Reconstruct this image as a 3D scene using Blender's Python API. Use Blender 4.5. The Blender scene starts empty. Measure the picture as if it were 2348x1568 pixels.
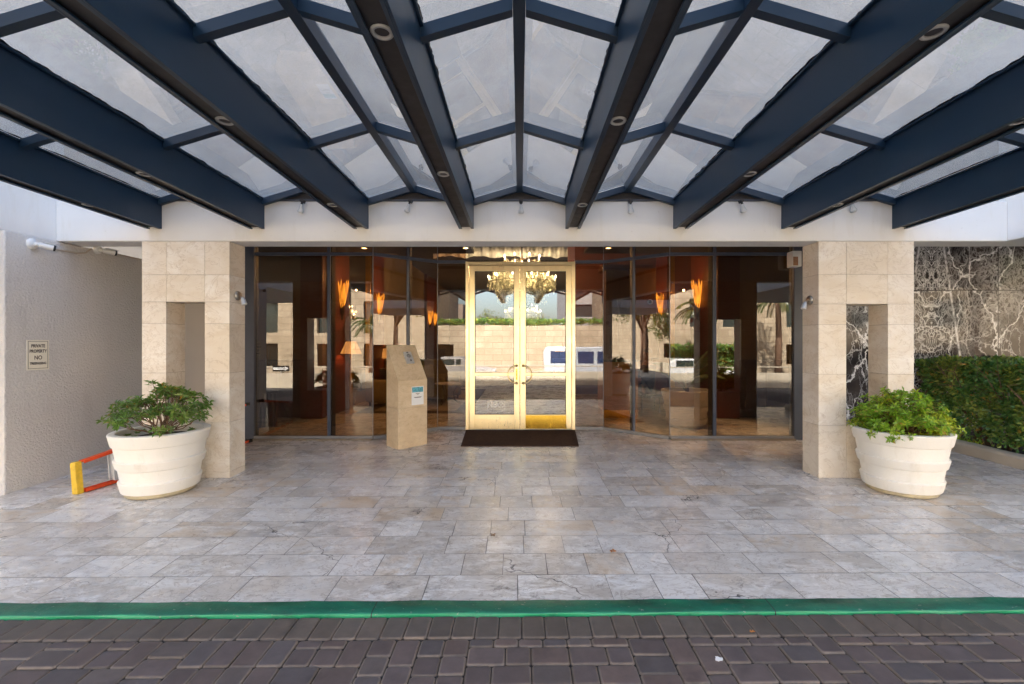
import bpy, bmesh, math, random
from mathutils import Vector, Matrix
R = math.radians
rng = random.Random(7)
C = bpy.context.scene.collection
S = bpy.context.scene

# ------------------------------------------------------------------ camera, sky, sun, exposure
FPX = 1043.0            # focal length measured on a 2347 px wide picture
cam_d = bpy.data.cameras.new('camera'); cam = bpy.data.objects.new('camera', cam_d); C.objects.link(cam)
cam.location = (0, 0, 1.7); cam.rotation_euler = (R(90), 0, 0)
cam_d.sensor_width = 36; cam_d.lens = 36 * FPX / 2347.0; cam_d.shift_x = -18.5 / 2347.0
cam_d.clip_start = 0.05; cam_d.clip_end = 2000
S.camera = cam

SUN_EL, SUN_AZ = 45.0, -16.0      # sun stands behind the hotel; azimuth measured from +Y towards +X
w = bpy.data.worlds.new('World'); S.world = w; w.use_nodes = True
nt = w.node_tree; nt.nodes.clear()
sky = nt.nodes.new('ShaderNodeTexSky'); sky.sky_type = 'NISHITA'; sky.sun_disc = False
sky.sun_elevation = R(SUN_EL); sky.sun_rotation = R(SUN_AZ)
sky.air_density = 1.0; sky.dust_density = 4.0; sky.ozone_density = 1.0
bg = nt.nodes.new('ShaderNodeBackground'); bg.inputs['Strength'].default_value = 0.14
ow = nt.nodes.new('ShaderNodeOutputWorld')
tint = nt.nodes.new('ShaderNodeMix'); tint.data_type = 'RGBA'; tint.blend_type = 'MULTIPLY'; tint.inputs[0].default_value = 1
tint.inputs[7].default_value = (1.0, .98, .945, 1); nt.links.new(sky.outputs[0], tint.inputs[6]); nt.links.new(tint.outputs[2], bg.inputs[0]); nt.links.new(bg.outputs[0], ow.inputs[0])
sun_d = bpy.data.lights.new('sun', 'SUN'); sun_d.energy = 5.0; sun_d.angle = R(0.5); sun_d.color = (1.0, 0.93, 0.82)
sun = bpy.data.objects.new('sun', sun_d); C.objects.link(sun)
sdir = Vector((math.sin(R(SUN_AZ)) * math.cos(R(SUN_EL)), math.cos(R(SUN_AZ)) * math.cos(R(SUN_EL)), math.sin(R(SUN_EL))))
sun.rotation_euler = sdir.to_track_quat('Z', 'Y').to_euler(); sun.location = (0, 30, 40)
S.view_settings.view_transform = 'Standard'; S.view_settings.look = 'None'
S.view_settings.exposure = 3.03; S.view_settings.gamma = 1.0
S.cycles.use_denoising = True
S.cycles.max_bounces = 10; S.cycles.transparent_max_bounces = 24; S.cycles.glossy_bounces = 6
S.cycles.sample_clamp_indirect = 6.0
S.cycles.caustics_reflective = False; S.cycles.caustics_refractive = False

# ------------------------------------------------------------------ measuring helpers (picture pixel + distance -> point)
def P(x, y, Y): return Vector(((x - 1192) * Y / FPX, Y, 1.7 - (y - 784) * Y / FPX))
SLOPE = 0.023
def fz(Y): return SLOPE * min(Y, 7.88)
def F(x, y):
    Y = 1773.1 / (y - 760); return Vector(((x - 1192) * Y / FPX, Y, fz(Y)))

# ------------------------------------------------------------------ mesh builder
class MB:
    def __init__(s): s.v = []; s.f = []; s.m = []; s.c = []; s.mi = 0; s.col = (1, 1, 1)
    def vert(s, p): s.v.append(tuple(p)); s.c.append(s.col); return len(s.v) - 1
    def face(s, idx): s.f.append(tuple(idx)); s.m.append(s.mi)
    def poly(s, pts): s.face([s.vert(p) for p in pts])
    def box(s, x0, x1, y0, y1, z0, z1):
        s.hexa([(x0,y0,z0),(x1,y0,z0),(x1,y1,z0),(x0,y1,z0),(x0,y0,z1),(x1,y0,z1),(x1,y1,z1),(x0,y1,z1)])
    def hexa(s, p):          # 4 bottom (ccw seen from above), 4 top
        i = [s.vert(q) for q in p]
        for a in ((3,2,1,0),(4,5,6,7),(0,1,5,4),(1,2,6,5),(2,3,7,6),(3,0,4,7)): s.face([i[k] for k in a])
    def obox(s, c, sx, sy, sz, rz=0, M=None):
        M = M or (Matrix.Translation(Vector(c)) @ Matrix.Rotation(rz, 4, 'Z'))
        h = [(-1,-1,-1),(1,-1,-1),(1,1,-1),(-1,1,-1),(-1,-1,1),(1,-1,1),(1,1,1),(-1,1,1)]
        s.hexa([M @ Vector((a*sx/2, b*sy/2, d*sz/2)) for a, b, d in h])
    def bar(s, a, b, w, h, up=(0,0,1)):     # rectangular bar from a to b
        a, b, up = Vector(a), Vector(b), Vector(up)
        d = (b - a).normalized(); x = d.cross(up).normalized(); u = x.cross(d).normalized()
        q = [a - x*w/2 - u*h/2, a + x*w/2 - u*h/2, b + x*w/2 - u*h/2, b - x*w/2 - u*h/2]
        s.hexa(q + [p + u*h for p in q])
    def prism(s, poly, off):                # planar polygon pushed along off
        off = Vector(off); a = [s.vert(p) for p in poly]; b = [s.vert(Vector(p) + off) for p in poly]
        n = len(poly); s.face(a[::-1]); s.face(b)
        for k in range(n): s.face([a[k], a[(k+1) % n], b[(k+1) % n], b[k]])
    def tube(s, pts, r, n=8, cap=True):
        pts = [Vector(p) for p in pts]; rr = r if isinstance(r, (list, tuple)) else [r] * len(pts)
        rings = []; ref = None
        for k, p in enumerate(pts):
            d = (pts[min(k+1, len(pts)-1)] - pts[max(k-1, 0)]).normalized()
            if ref is None: ref = Vector((0,0,1)) if abs(d.z) < .9 else Vector((1,0,0))
            x = d.cross(ref).normalized(); y = x.cross(d).normalized(); ref = y
            rings.append([s.vert(p + (x*math.cos(2*math.pi*j/n) + y*math.sin(2*math.pi*j/n)) * rr[k]) for j in range(n)])
        for a, b in zip(rings, rings[1:]):
            for j in range(n): s.face([a[j], a[(j+1) % n], b[(j+1) % n], b[j]])
        if cap: s.face(rings[0][::-1]); s.face(rings[-1])
    def lathe(s, prof, c=(0,0,0), n=32, M=None, cap=False):
        c = Vector(c); rings = []
        for r, z in prof:
            ring = []
            for j in range(n):
                p = Vector((r*math.cos(2*math.pi*j/n), r*math.sin(2*math.pi*j/n), z))
                ring.append(s.vert((M @ p) if M else c + p))
            rings.append(ring)
        for a, b in zip(rings, rings[1:]):
            for j in range(n): s.face([a[j], a[(j+1) % n], b[(j+1) % n], b[j]])
        if cap: s.face(rings[0][::-1]); s.face(rings[-1])
    def sphere(s, c, r, n=10, m=6, sc=(1,1,1)):
        prof = [(max(1e-4, r*math.sin(math.pi*k/m)), -r*math.cos(math.pi*k/m)) for k in range(m+1)]
        M = Matrix.Translation(Vector(c)) @ Matrix.Diagonal((*sc, 1)); s.lathe(prof, M=M, n=n)
    def leaf(s, p, d, side, L, W, fold=.25):
        d = Vector(d).normalized(); side = Vector(side); side = (side - d*side.dot(d)).normalized(); nrm = d.cross(side)
        p = Vector(p); t = s.vert(p + d*L - nrm*L*.12); b = s.vert(p)
        l = s.vert(p + d*L*.55 + side*W/2 + nrm*W*fold); r_ = s.vert(p + d*L*.55 - side*W/2 + nrm*W*fold)
        s.face([b, t, l]); s.face([b, r_, t])
    def build(s, name, mats, parent=None, smooth=False, bevel=0, label=None, cat=None, group=None, kind=None, loc=None):
        me = bpy.data.meshes.new(name)
        org = Vector(ORG.get(parent.name, (0,0,0))) if parent else Vector(loc or (0,0,0))
        me.from_pydata([tuple(Vector(p) - org) for p in s.v], [], s.f)
        mats = mats if isinstance(mats, (list, tuple)) else [mats]
        for m in mats: me.materials.append(m)
        me.polygons.foreach_set('material_index', s.m)
        if any(c != (1,1,1) for c in s.c):
            ca = me.color_attributes.new('col', 'FLOAT_COLOR', 'POINT')
            ca.data.foreach_set('color', [x for c in s.c for x in (*c, 1.0)])
        if smooth: me.polygons.foreach_set('use_smooth', [True] * len(s.f))
        me.update()
        o = bpy.data.objects.new(name, me); C.objects.link(o)
        if parent: o.parent = parent; ORG[o.name] = org
        else: o.location = org
        if bevel:
            b = o.modifiers.new('bevel', 'BEVEL'); b.width = bevel; b.segments = 2; b.limit_method = 'ANGLE'; b.angle_limit = R(40)
        tag(o, label, cat, group, kind)
        return o
ORG = {}
def tag(o, label=None, cat=None, group=None, kind=None):
    if label: o['label'] = label
    if cat: o['category'] = cat
    if group: o['group'] = group
    if kind: o['kind'] = kind
    return o
def thing(name, loc, label, cat, group=None, rz=0):
    o = bpy.data.objects.new(name, None); C.objects.link(o); o.empty_display_size = .1
    o.location = loc; o.rotation_euler = (0, 0, rz); ORG[o.name] = tuple(loc); tag(o, label, cat, group)
    return o
def local(o): ORG[o.name] = (0, 0, 0); return o        # its parts are written in the thing's own frame
def dup(root, loc, rz=0, label=None, scale=None):
    def cp(o, par):
        c = o.copy(); C.objects.link(c)
        if par: c.parent = par
        for ch in list(kids.get(o.name, [])): cp(ch, c)
        return c
    kids = {}
    for o in bpy.data.objects:
        if o.parent: kids.setdefault(o.parent.name, []).append(o)
    r = cp(root, None); r.location = loc; r.rotation_euler = (0, 0, rz)
    if label: r['label'] = label
    if scale: r.scale = (scale,) * 3
    return r
def text_mesh(body, size, M, extrude=.001, bold=0, name='lettering', mat=None, parent=None, sx=1.0):
    cu = bpy.data.curves.new(name, 'FONT'); cu.body = body; cu.size = size; cu.align_x = 'CENTER'; cu.align_y = 'CENTER'
    cu.extrude = extrude; cu.offset = bold; cu.resolution_u = 3
    o = bpy.data.objects.new(name, cu); C.objects.link(o); bpy.context.view_layer.update()
    me = bpy.data.meshes.new_from_object(o.evaluated_get(bpy.context.evaluated_depsgraph_get()))
    bpy.data.objects.remove(o); bpy.data.curves.remove(cu)
    org = Vector(ORG.get(parent.name, (0,0,0))) if parent else Vector((0,0,0))
    me.transform(Matrix.Translation(-org) @ M @ Matrix.Diagonal((sx, 1, 1, 1)))
    me.materials.clear(); me.materials.append(mat); me.name = name
    o = bpy.data.objects.new(name, me); C.objects.link(o)
    if parent: o.parent = parent; ORG[o.name] = tuple(org)
    return o

# ------------------------------------------------------------------ materials
class G:
    """tiny node-graph writer"""
    def __init__(s, name):
        s.mat = bpy.data.materials.new(name); s.mat.use_nodes = True; s.nt = s.mat.node_tree; s.nt.nodes.clear()
        s.out = s.n('ShaderNodeOutputMaterial')
    def n(s, t, **kw):
        x = s.nt.nodes.new(t)
        for k, v in kw.items(): setattr(x, k, v)
        return x
    def l(s, a, b):
        if hasattr(a, 'is_output'): s.nt.links.new(a, b)
        elif isinstance(a, (tuple, list)) and len(a) == 3 and b.type == 'RGBA': b.default_value = (*a, 1)
        else: b.default_value = a
    def m(s, op, a, b=0.0, c=None):
        x = s.n('ShaderNodeMath', operation=op); s.l(a, x.inputs[0]); s.l(b, x.inputs[1])
        if c is not None: s.l(c, x.inputs[2])
        return x.outputs[0]
    def xyz(s, v):
        x = s.n('ShaderNodeSeparateXYZ'); s.l(v, x.inputs[0]); return x.outputs[0], x.outputs[1], x.outputs[2]
    def vec(s, a, b, c):
        x = s.n('ShaderNodeCombineXYZ'); s.l(a, x.inputs[0]); s.l(b, x.inputs[1]); s.l(c, x.inputs[2]); return x.outputs[0]
    def obj(s): return s.n('ShaderNodeTexCoord').outputs['Object']
    def pos(s): return s.n('ShaderNodeNewGeometry').outputs['Position']
    def map(s, v, loc=(0,0,0), rot=(0,0,0), sc=(1,1,1)):
        x = s.n('ShaderNodeMapping'); s.l(v, x.inputs[0]); x.inputs[1].default_value = loc; x.inputs[2].default_value = rot; x.inputs[3].default_value = sc
        return x.outputs[0]
    def vadd(s, a, b, op='ADD'):
        x = s.n('ShaderNodeVectorMath', operation=op); s.l(a, x.inputs[0]); s.l(b, x.inputs[1]); return x.outputs[0]
    def vscale(s, a, k):
        x = s.n('ShaderNodeVectorMath', operation='SCALE'); s.l(a, x.inputs[0]); s.l(k, x.inputs[3]); return x.outputs[0]
    def noise(s, v, sc=5, det=4, ro=.55, dist=0, out=0):
        x = s.n('ShaderNodeTexNoise'); s.l(v, x.inputs['Vector']); x.inputs['Scale'].default_value = sc; x.inputs['Detail'].default_value = det
        x.inputs['Roughness'].default_value = ro; x.inputs['Distortion'].default_value = dist; return x.outputs[out]
    def voro(s, v, sc, feat='DISTANCE_TO_EDGE', rand=1.0):
        x = s.n('ShaderNodeTexVoronoi', feature=feat); s.l(v, x.inputs['Vector']); x.inputs['Scale'].default_value = sc; x.inputs['Randomness'].default_value = rand
        return x.outputs['Distance']
    def white(s, v):
        x = s.n('ShaderNodeTexWhiteNoise', noise_dimensions='3D'); s.l(v, x.inputs['Vector']); return x.outputs['Value']
    def ramp(s, f, a, b, lo=0.0, hi=1.0):
        x = s.n('ShaderNodeMapRange', clamp=True); s.l(f, x.inputs[0]); x.inputs[1].default_value = a; x.inputs[2].default_value = b
        x.inputs[3].default_value = lo; x.inputs[4].default_value = hi; return x.outputs[0]
    def mix(s, f, a, b, bl='MIX'):
        x = s.n('ShaderNodeMix', data_type='RGBA', blend_type=bl); s.l(f, x.inputs[0]); s.l(a, x.inputs[6]); s.l(b, x.inputs[7]); return x.outputs[2]
    def bump(s, h, st=.3, d=.01):
        x = s.n('ShaderNodeBump'); s.l(h, x.inputs['Height']); x.inputs['Strength'].default_value = st; x.inputs['Distance'].default_value = d
        return x.outputs[0]
    def pbr(s, col=(.5,.5,.5), ro=.5, me=0.0, nrm=None, spec=.5, coat=0, em=None, es=0):
        b = s.n('ShaderNodeBsdfPrincipled'); s.l(col, b.inputs['Base Color']); s.l(ro, b.inputs['Roughness']); s.l(me, b.inputs['Metallic'])
        b.inputs['Specular IOR Level'].default_value = spec; b.inputs['Coat Weight'].default_value = coat
        if nrm is not None: s.l(nrm, b.inputs['Normal'])
        if em: b.inputs['Emission Color'].default_value = (*em, 1); b.inputs['Emission Strength'].default_value = es
        return b.outputs[0]
    def done(s, sh): s.nt.links.new(sh, s.out.inputs[0]); return s.mat

def simple(name, col, ro=.5, me=0, var=.12, sc=6, bump=0, bsc=60, spec=.5, em=None, es=0, coat=0, rv=.08):
    g = G(name); v = g.obj()
    n = g.noise(v, sc, 5); f = g.ramp(n, .3, .7)
    c = g.mix(f, tuple(x*(1-var) for x in col), tuple(min(1, x*(1+var)) for x in col))
    r = g.ramp(g.noise(v, sc*2.3, 4), .3, .7, max(.02, ro-rv), ro+rv)
    nm = g.bump(g.noise(v, bsc, 4), bump, .004) if bump else None
    return g.done(g.pbr(c, r, me, nm, spec, coat, em, es))
def emit(name, col, st):
    g = G(name); e = g.n('ShaderNodeEmission'); e.inputs[0].default_value = (*col, 1); e.inputs[1].default_value = st
    return g.done(e.outputs[0])

def glow(name, col, lo, hi):
    g = G(name); e = g.n('ShaderNodeEmission'); e.inputs[0].default_value = (*col, 1)
    r_ = g.n('ShaderNodeNewGeometry').outputs['Random Per Island']; n = g.noise(g.map(g.pos(), sc=(9, 9, 3)), 1, 3)
    g.l(g.m('MULTIPLY', g.ramp(n, .35, .65, lo, hi), g.ramp(r_, 0, 1, .6, 1.1)), e.inputs[1]); return g.done(e.outputs[0])
def mat_floor():
    g = G('polished travertine floor'); p = g.map(g.obj(), rot=(0, 0, R(-.6)))
    x, y, z = g.xyz(p)
    v = g.m('DIVIDE', g.m('SUBTRACT', y, 2.875), .305); row = g.m('FLOOR', v); fv = g.m('FRACT', v)
    rr = g.white(g.vec(row, 3.7, 1.1)); u = g.m('ADD', g.m('DIVIDE', x, .61), g.m('MULTIPLY', rr, 7.3))
    iu = g.m('FLOOR', u); fu = g.m('FRACT', u)
    h = g.white(g.vec(iu, row, 9.3)); split = g.m('GREATER_THAN', h, .74); half = g.m('MULTIPLY', g.m('GREATER_THAN', fu, .52), split)
    tid = g.vec(g.m('ADD', iu, g.m('MULTIPLY', half, .5)), row, 0.0)
    t1 = g.white(tid); t2 = g.white(g.vadd(tid, (5.1, 8.2, 2.0))); t3 = g.white(g.vadd(tid, (1.7, 4.4, 6.0)))
    du = g.m('MINIMUM', fu, g.m('SUBTRACT', 1.0, fu))
    ds = g.m('ADD', g.m('ABSOLUTE', g.m('SUBTRACT', fu, .52)), g.m('SUBTRACT', 1.0, split))
    du = g.m('MULTIPLY', g.m('MINIMUM', du, ds), .61); dv = g.m('MULTIPLY', g.m('MINIMUM', fv, g.m('SUBTRACT', 1.0, fv)), .305)
    d = g.m('MINIMUM', du, dv)
    wob = g.ramp(g.noise(p, 2.6, 2), .35, .65, .0008, .0030)
    joint = g.m('SUBTRACT', 1.0, g.ramp(g.m('SUBTRACT', d, wob), 0.0, .0022))
    q = g.vadd(p, g.vscale(g.vec(t1, t2, t3), 37.0))                # each slab has its own veining
    n1 = g.noise(g.map(q, rot=(0,0,.3), sc=(1.0, 2.2, 1)), 3.2, 8, .68, .9); n2 = g.noise(g.map(q, sc=(1, 2.5, 1)), 11, 6, .7, 1.6)
    base = g.mix(t1, (.50, .465, .425), (.75, .735, .715))
    base = g.mix(g.m('MULTIPLY', g.ramp(n1, .45, .62), g.m('ADD', .45, g.m('MULTIPLY', t3, .55))), base, (.83, .825, .815)); tan = g.m('MULTIPLY', g.m('GREATER_THAN', g.white(g.vadd(tid, (2.2, 7.7, 1.0))), .72), g.ramp(g.noise(q, 2.2, 5), .4, .65)); base = g.mix(g.m('MULTIPLY', tan, .5), base, (.56, .47, .37))
    base = g.mix(g.m('MULTIPLY', g.ramp(n2, .5, .72), .5), base, (.36, .315, .275))
    vein = g.m('SUBTRACT', 1.0, g.ramp(g.m('ABSOLUTE', g.m('SUBTRACT', g.noise(g.map(q, sc=(1,1.7,1)), 4.5, 6, .6, 1.2), .5)), .0, .018))
    base = g.mix(g.m('MULTIPLY', vein, .6), base, (.27, .22, .19))
    rust = g.m('MULTIPLY', g.m('GREATER_THAN', t2, .84), g.ramp(g.noise(q, 3.5, 5, .6, 1.0), .42, .62))
    base = g.mix(g.m('MULTIPLY', rust, .5), base, (.55, .40, .24))
    grime = g.ramp(g.noise(g.map(p, sc=(1, 1.6, 1)), 1.5, 6, .65), .56, .78)
    base = g.mix(g.m('MULTIPLY', grime, .36), base, (.24, .21, .19))
    soot = g.m('MULTIPLY', g.ramp(g.noise(g.map(q, sc=(1,1.5,1)), 5, 6, .7), .58, .7), g.m('GREATER_THAN', t3, .88))
    base = g.mix(g.m('MULTIPLY', soot, .8), base, (.10, .095, .10))
    cw = g.vadd(p, g.vscale(g.noise(p, 2.1, 4, .6, 0, 1), .55)); cr = g.voro(cw, 1.25)
    crm = g.m('MULTIPLY', g.ramp(g.noise(p, .9, 3), .49, .55), g.m('GREATER_THAN', t3, .45))
    crack = g.m('MULTIPLY', g.m('SUBTRACT', 1.0, g.ramp(cr, .002, .0075)), crm)
    dark = g.m('MAXIMUM', g.m('MULTIPLY', joint, .78), g.m('MULTIPLY', crack, .9))
    base = g.mix(dark, base, (.028, .025, .027))
    ro = g.ramp(g.noise(p, 5, 6, .7), .3, .7, .17, .33); ro = g.m('ADD', ro, g.m('MULTIPLY', dark, .4)); ro = g.m('ADD', ro, g.m('MULTIPLY', t2, .06))
    bm = g.bump(g.m('SUBTRACT', g.m('MULTIPLY', g.noise(p, 28, 4), .10), dark), .25, .004)
    return g.done(g.pbr(base, ro, 0, bm, .5))

def mat_stone(name, a, b, dark, sc=2.2, ro=.45, block=True):
    g = G(name); p = g.obj()
    col = g.n('ShaderNodeVertexColor', layer_name='col').outputs[0] if block else None
    if block:
        sep = g.n('ShaderNodeSeparateColor'); g.l(col, sep.inputs[0]); off = g.vscale(g.vec(sep.outputs[0], sep.outputs[1], sep.outputs[2]), 23.0); q = g.vadd(p, off); t = sep.outputs[0]
    else: q = p; t = .5
    n1 = g.noise(g.map(q, rot=(.2,.3,.1), sc=(1,1,1.6)), sc, 7, .62, .8); n2 = g.noise(q, sc*6, 6, .7, 1.0)
    c = g.mix(g.ramp(n1, .38, .62), a, b); c = g.mix(g.m('MULTIPLY', t, .6), c, tuple(x*.88*k for x, k in zip(a, (1, .96, .88))))
    spots = g.m('MULTIPLY', g.ramp(n2, .56, .72), g.ramp(g.noise(q, sc*.8, 3), .45, .65))
    c = g.mix(g.m('MULTIPLY', spots, .8), c, dark)
    pit = g.ramp(g.noise(g.map(q, sc=(1,1,2.4)), sc*30, 3), .62, .72)
    c = g.mix(g.m('MULTIPLY', pit, .32), c, dark); ln = g.m('SUBTRACT', 1.0, g.ramp(g.m('ABSOLUTE', g.m('SUBTRACT', g.noise(g.map(q, sc=(1,1,1.5)), sc*1.3, 7, .66, 1.6), .5)), .0, .02)); c = g.mix(g.m('MULTIPLY', ln, .38), c, dark)
    return g.done(g.pbr(c, g.ramp(n2, .3, .7, ro-.1, ro+.12), 0, g.bump(g.m('SUBTRACT', n2, pit), .2, .003), .45))

def mat_marble():
    g = G('dark polished marble with white veins'); p = g.obj(); x, y, z = g.xyz(p)
    fold = g.m('ABSOLUTE', g.m('SUBTRACT', x, 6.60))                         # book-matched slabs
    up = g.m('GREATER_THAN', z, 2.53)
    q = g.vec(fold, g.m('MULTIPLY', up, 4.0), z)
    w1 = g.vscale(g.vadd(g.noise(q, 1.6, 5, .6, 0, 1), (-.5,-.5,-.5)), .55); w2 = g.vscale(g.vadd(g.noise(q, 6.0, 4, .6, 0, 1), (-.5,-.5,-.5)), .09)
    qb = g.vadd(g.vadd(q, w1), w2)
    def vein(sc, wd, rot, st): return g.m('SUBTRACT', 1.0, g.ramp(g.voro(g.map(qb, rot=(0, rot, 0), sc=st), sc), wd*.2, wd))
    v0 = vein(1.05, .016, .5, (1.3,1,.6)); v1 = vein(2.1, .019, -.4, (1.2,1,.7)); v2 = vein(4.2, .036, .3, (1.3,1,.6)); v3 = vein(8.5, .075, -.2, (1.4,1,.6)); v4 = vein(15, .12, .2, (1.5,1,.5))
    mask = g.ramp(g.noise(q, 1.1, 4), .42, .62); m2 = g.ramp(g.noise(q, 2.3, 4), .40, .65); m3 = g.ramp(g.vadd(g.noise(q, 1.7, 4), 0), .45, .62) if 0 else g.ramp(g.noise(g.vadd(q, (7.0, 1.0, 3.0)), 1.7, 4), .45, .62)
    core = g.m('SUBTRACT', 1.0, g.ramp(fold, .10, .42))                     # densely veined trunk along the fold
    edge = g.m('SUBTRACT', 1.0, g.ramp(g.m('ABSOLUTE', g.m('SUBTRACT', fold, g.ramp(z, 1.2, 3.2, .50, .20))), .004, .03)); edge = g.m('MULTIPLY', edge, g.ramp(g.noise(q, 9, 3), .35, .55))
    f = g.m('MAXIMUM', g.m('MULTIPLY', v0, .95), g.m('MULTIPLY', v1, g.m('ADD', .35, g.m('MULTIPLY', m2, .5))))
    f = g.m('MAXIMUM', f, g.m('MULTIPLY', v2, g.m('ADD', g.m('MULTIPLY', m3, .55), g.m('MULTIPLY', core, .45))))
    f = g.m('MAXIMUM', f, g.m('MULTIPLY', v3, g.m('ADD', g.m('MULTIPLY', mask, .42), g.m('MULTIPLY', core, .5))))
    f = g.m('MAXIMUM', f, g.m('MULTIPLY', v4, g.m('MULTIPLY', mask, .38))); f = g.m('MINIMUM', g.m('MAXIMUM', f, edge), 1.0)
    ground = g.mix(g.ramp(g.noise(q, 3.1, 6), .35, .7), (.027, .025, .028), (.085, .070, .066))
    c = g.mix(f, ground, (.86, .86, .88))
    jx = g.m('SUBTRACT', 1.0, g.ramp(g.m('ABSOLUTE', g.m('SUBTRACT', x, 7.67)), .004, .008)); jz = g.m('SUBTRACT', 1.0, g.ramp(g.m('ABSOLUTE', g.m('SUBTRACT', z, 2.53)), .004, .008))
    j = g.m('MAXIMUM', jx, jz); c = g.mix(j, c, (.02, .018, .018))
    b = g.pbr(c, .06, 0, g.bump(g.m('MULTIPLY', j, -1.0), .3, .003), .24, 0)
    return g.done(b)

def mat_leaf(name, a, b, c_, tr=.22):
    g = G(name); r_ = g.n('ShaderNodeNewGeometry').outputs['Random Per Island']
    n = g.noise(g.obj(), 2.2, 3)
    c = g.mix(r_, a, b); c = g.mix(g.ramp(g.m('ADD', n, g.m('MULTIPLY', g.white(g.vec(r_, r_, r_)), .3)), .62, .85), c, c_)
    odd = g.m('GREATER_THAN', g.white(g.vec(r_, 2.0, 3.0)), .972); c = g.mix(odd, c, (.42, .27, .05))
    p = g.pbr(c, .33, 0, None, .5)
    t = g.n('ShaderNodeBsdfTranslucent'); g.l(g.mix(.5, c, (.25, .35, .03)), t.inputs[0])
    mx = g.n('ShaderNodeMixShader'); mx.inputs[0].default_value = tr; g.l(p, mx.inputs[1]); g.l(t.outputs[0], mx.inputs[2])
    return g.done(mx.outputs[0])

def mat_glass(name, tint, refl, wav=.007, wsc=1.3):
    g = G(name)
    lw = g.n('ShaderNodeFresnel'); lw.inputs[0].default_value = 1.5
    fac = g.m('MINIMUM', g.m('ADD', g.m('MULTIPLY', lw.outputs[0], 1.0), refl), .95)
    t = g.n('ShaderNodeBsdfTransparent'); t.inputs[0].default_value = (*tint, 1)
    gl = g.n('ShaderNodeBsdfGlossy'); gl.inputs[0].default_value = (.96, .95, .93, 1); gl.inputs['Roughness'].default_value = 0.0
    nm = g.bump(g.noise(g.map(g.pos(), sc=(1, 1, .8)), wsc, 1.5, .4), wav, .1); g.l(nm, gl.inputs['Normal'])
    mx = g.n('ShaderNodeMixShader'); g.l(fac, mx.inputs[0]); g.l(t.outputs[0], mx.inputs[1]); g.l(gl.outputs[0], mx.inputs[2])
    return g.done(mx.outputs[0])
def mat_clear(name='clear glass edge', c=.93):
    g = G(name); t = g.n('ShaderNodeBsdfTransparent'); t.inputs[0].default_value = (c, c, c, 1); return g.done(t.outputs[0])

def mat_roofglass():
    g = G('dusty frosted roof glass'); p = g.pos()
    dirt = g.ramp(g.noise(p, 1.7, 6, .65), .3, .75, .36, .60)
    speck = g.ramp(g.noise(p, 160, 2, .6), .45, .75)
    dirt = g.m('ADD', dirt, g.m('MULTIPLY', speck, .13))
    spot = g.m('GREATER_THAN', g.noise(p, 24, 2, .5), .752)
    c = g.mix(g.ramp(g.noise(p, 4, 5), .3, .7), (.185, .18, .165), (.29, .285, .265)); c = g.mix(spot, c, (.2, .19, .18))
    tl = g.n('ShaderNodeBsdfTranslucent'); g.l(c, tl.inputs[0])
    df = g.n('ShaderNodeBsdfDiffuse'); g.l(g.mix(.5, c, (.4,.4,.4)), df.inputs[0])
    m0 = g.n('ShaderNodeMixShader'); m0.inputs[0].default_value = .22; g.l(tl.outputs[0], m0.inputs[1]); g.l(df.outputs[0], m0.inputs[2])
    t = g.n('ShaderNodeBsdfTransparent'); t.inputs[0].default_value = (.9, .92, .93, 1)
    m1 = g.n('ShaderNodeMixShader'); g.l(dirt, m1.inputs[0]); g.l(t.outputs[0], m1.inputs[1]); g.l(m0.outputs[0], m1.inputs[2])
    gl = g.n('ShaderNodeBsdfGlossy'); gl.inputs[0].default_value = (.95,.95,.95,1); gl.inputs['Roughness'].default_value = .015
    fr = g.n('ShaderNodeFresnel'); fr.inputs[0].default_value = 1.52
    m2 = g.n('ShaderNodeMixShader'); g.l(g.m('MULTIPLY', fr.outputs[0], 2.2), m2.inputs[0]); g.l(m1.outputs[0], m2.inputs[1]); g.l(gl.outputs[0], m2.inputs[2])
    return g.done(m2.outputs[0])

def mat_attr(name, ro=.75, bump=.35, bsc=140, var=.25):
    g = G(name); p = g.obj(); c = g.n('ShaderNodeVertexColor', layer_name='col').outputs[0]
    n = g.noise(p, 16, 6, .65); f = g.ramp(n, .25, .75, 1-var, 1+var)
    c = g.mix(1.0, c, g.vec(f, f, f), 'MULTIPLY')
    st = g.ramp(g.noise(p, 3.2, 5, .6), .60, .78); c = g.mix(g.m('MULTIPLY', st, .55), c, (.03, .026, .025))
    return g.done(g.pbr(c, g.ramp(n, .3, .7, ro-.12, ro+.1), 0, g.bump(g.noise(p, bsc, 4, .7), bump, .003), .4))

def mat_stucco():
    g = G('pale rough stucco'); p = g.obj()
    c = g.mix(g.ramp(g.noise(p, .9, 5), .3, .7), (.63, .62, .61), (.70, .69, .675))
    c = g.mix(g.m('MULTIPLY', g.ramp(g.noise(g.map(p, sc=(1,1,.25)), 3, 5), .55, .75), .25), c, (.42, .39, .36))
    fine = g.noise(p, 120, 3, .6); c = g.mix(g.m('MULTIPLY', g.ramp(fine, .35, .5, 1, 0), .22), c, (.40,.38,.36)); h = g.m('ADD', g.noise(p, 42, 3, .5, .4), g.m('MULTIPLY', g.noise(p, 110, 3), .4))
    return g.done(g.pbr(c, .85, 0, g.bump(h, .95, .013), .25))

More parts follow.
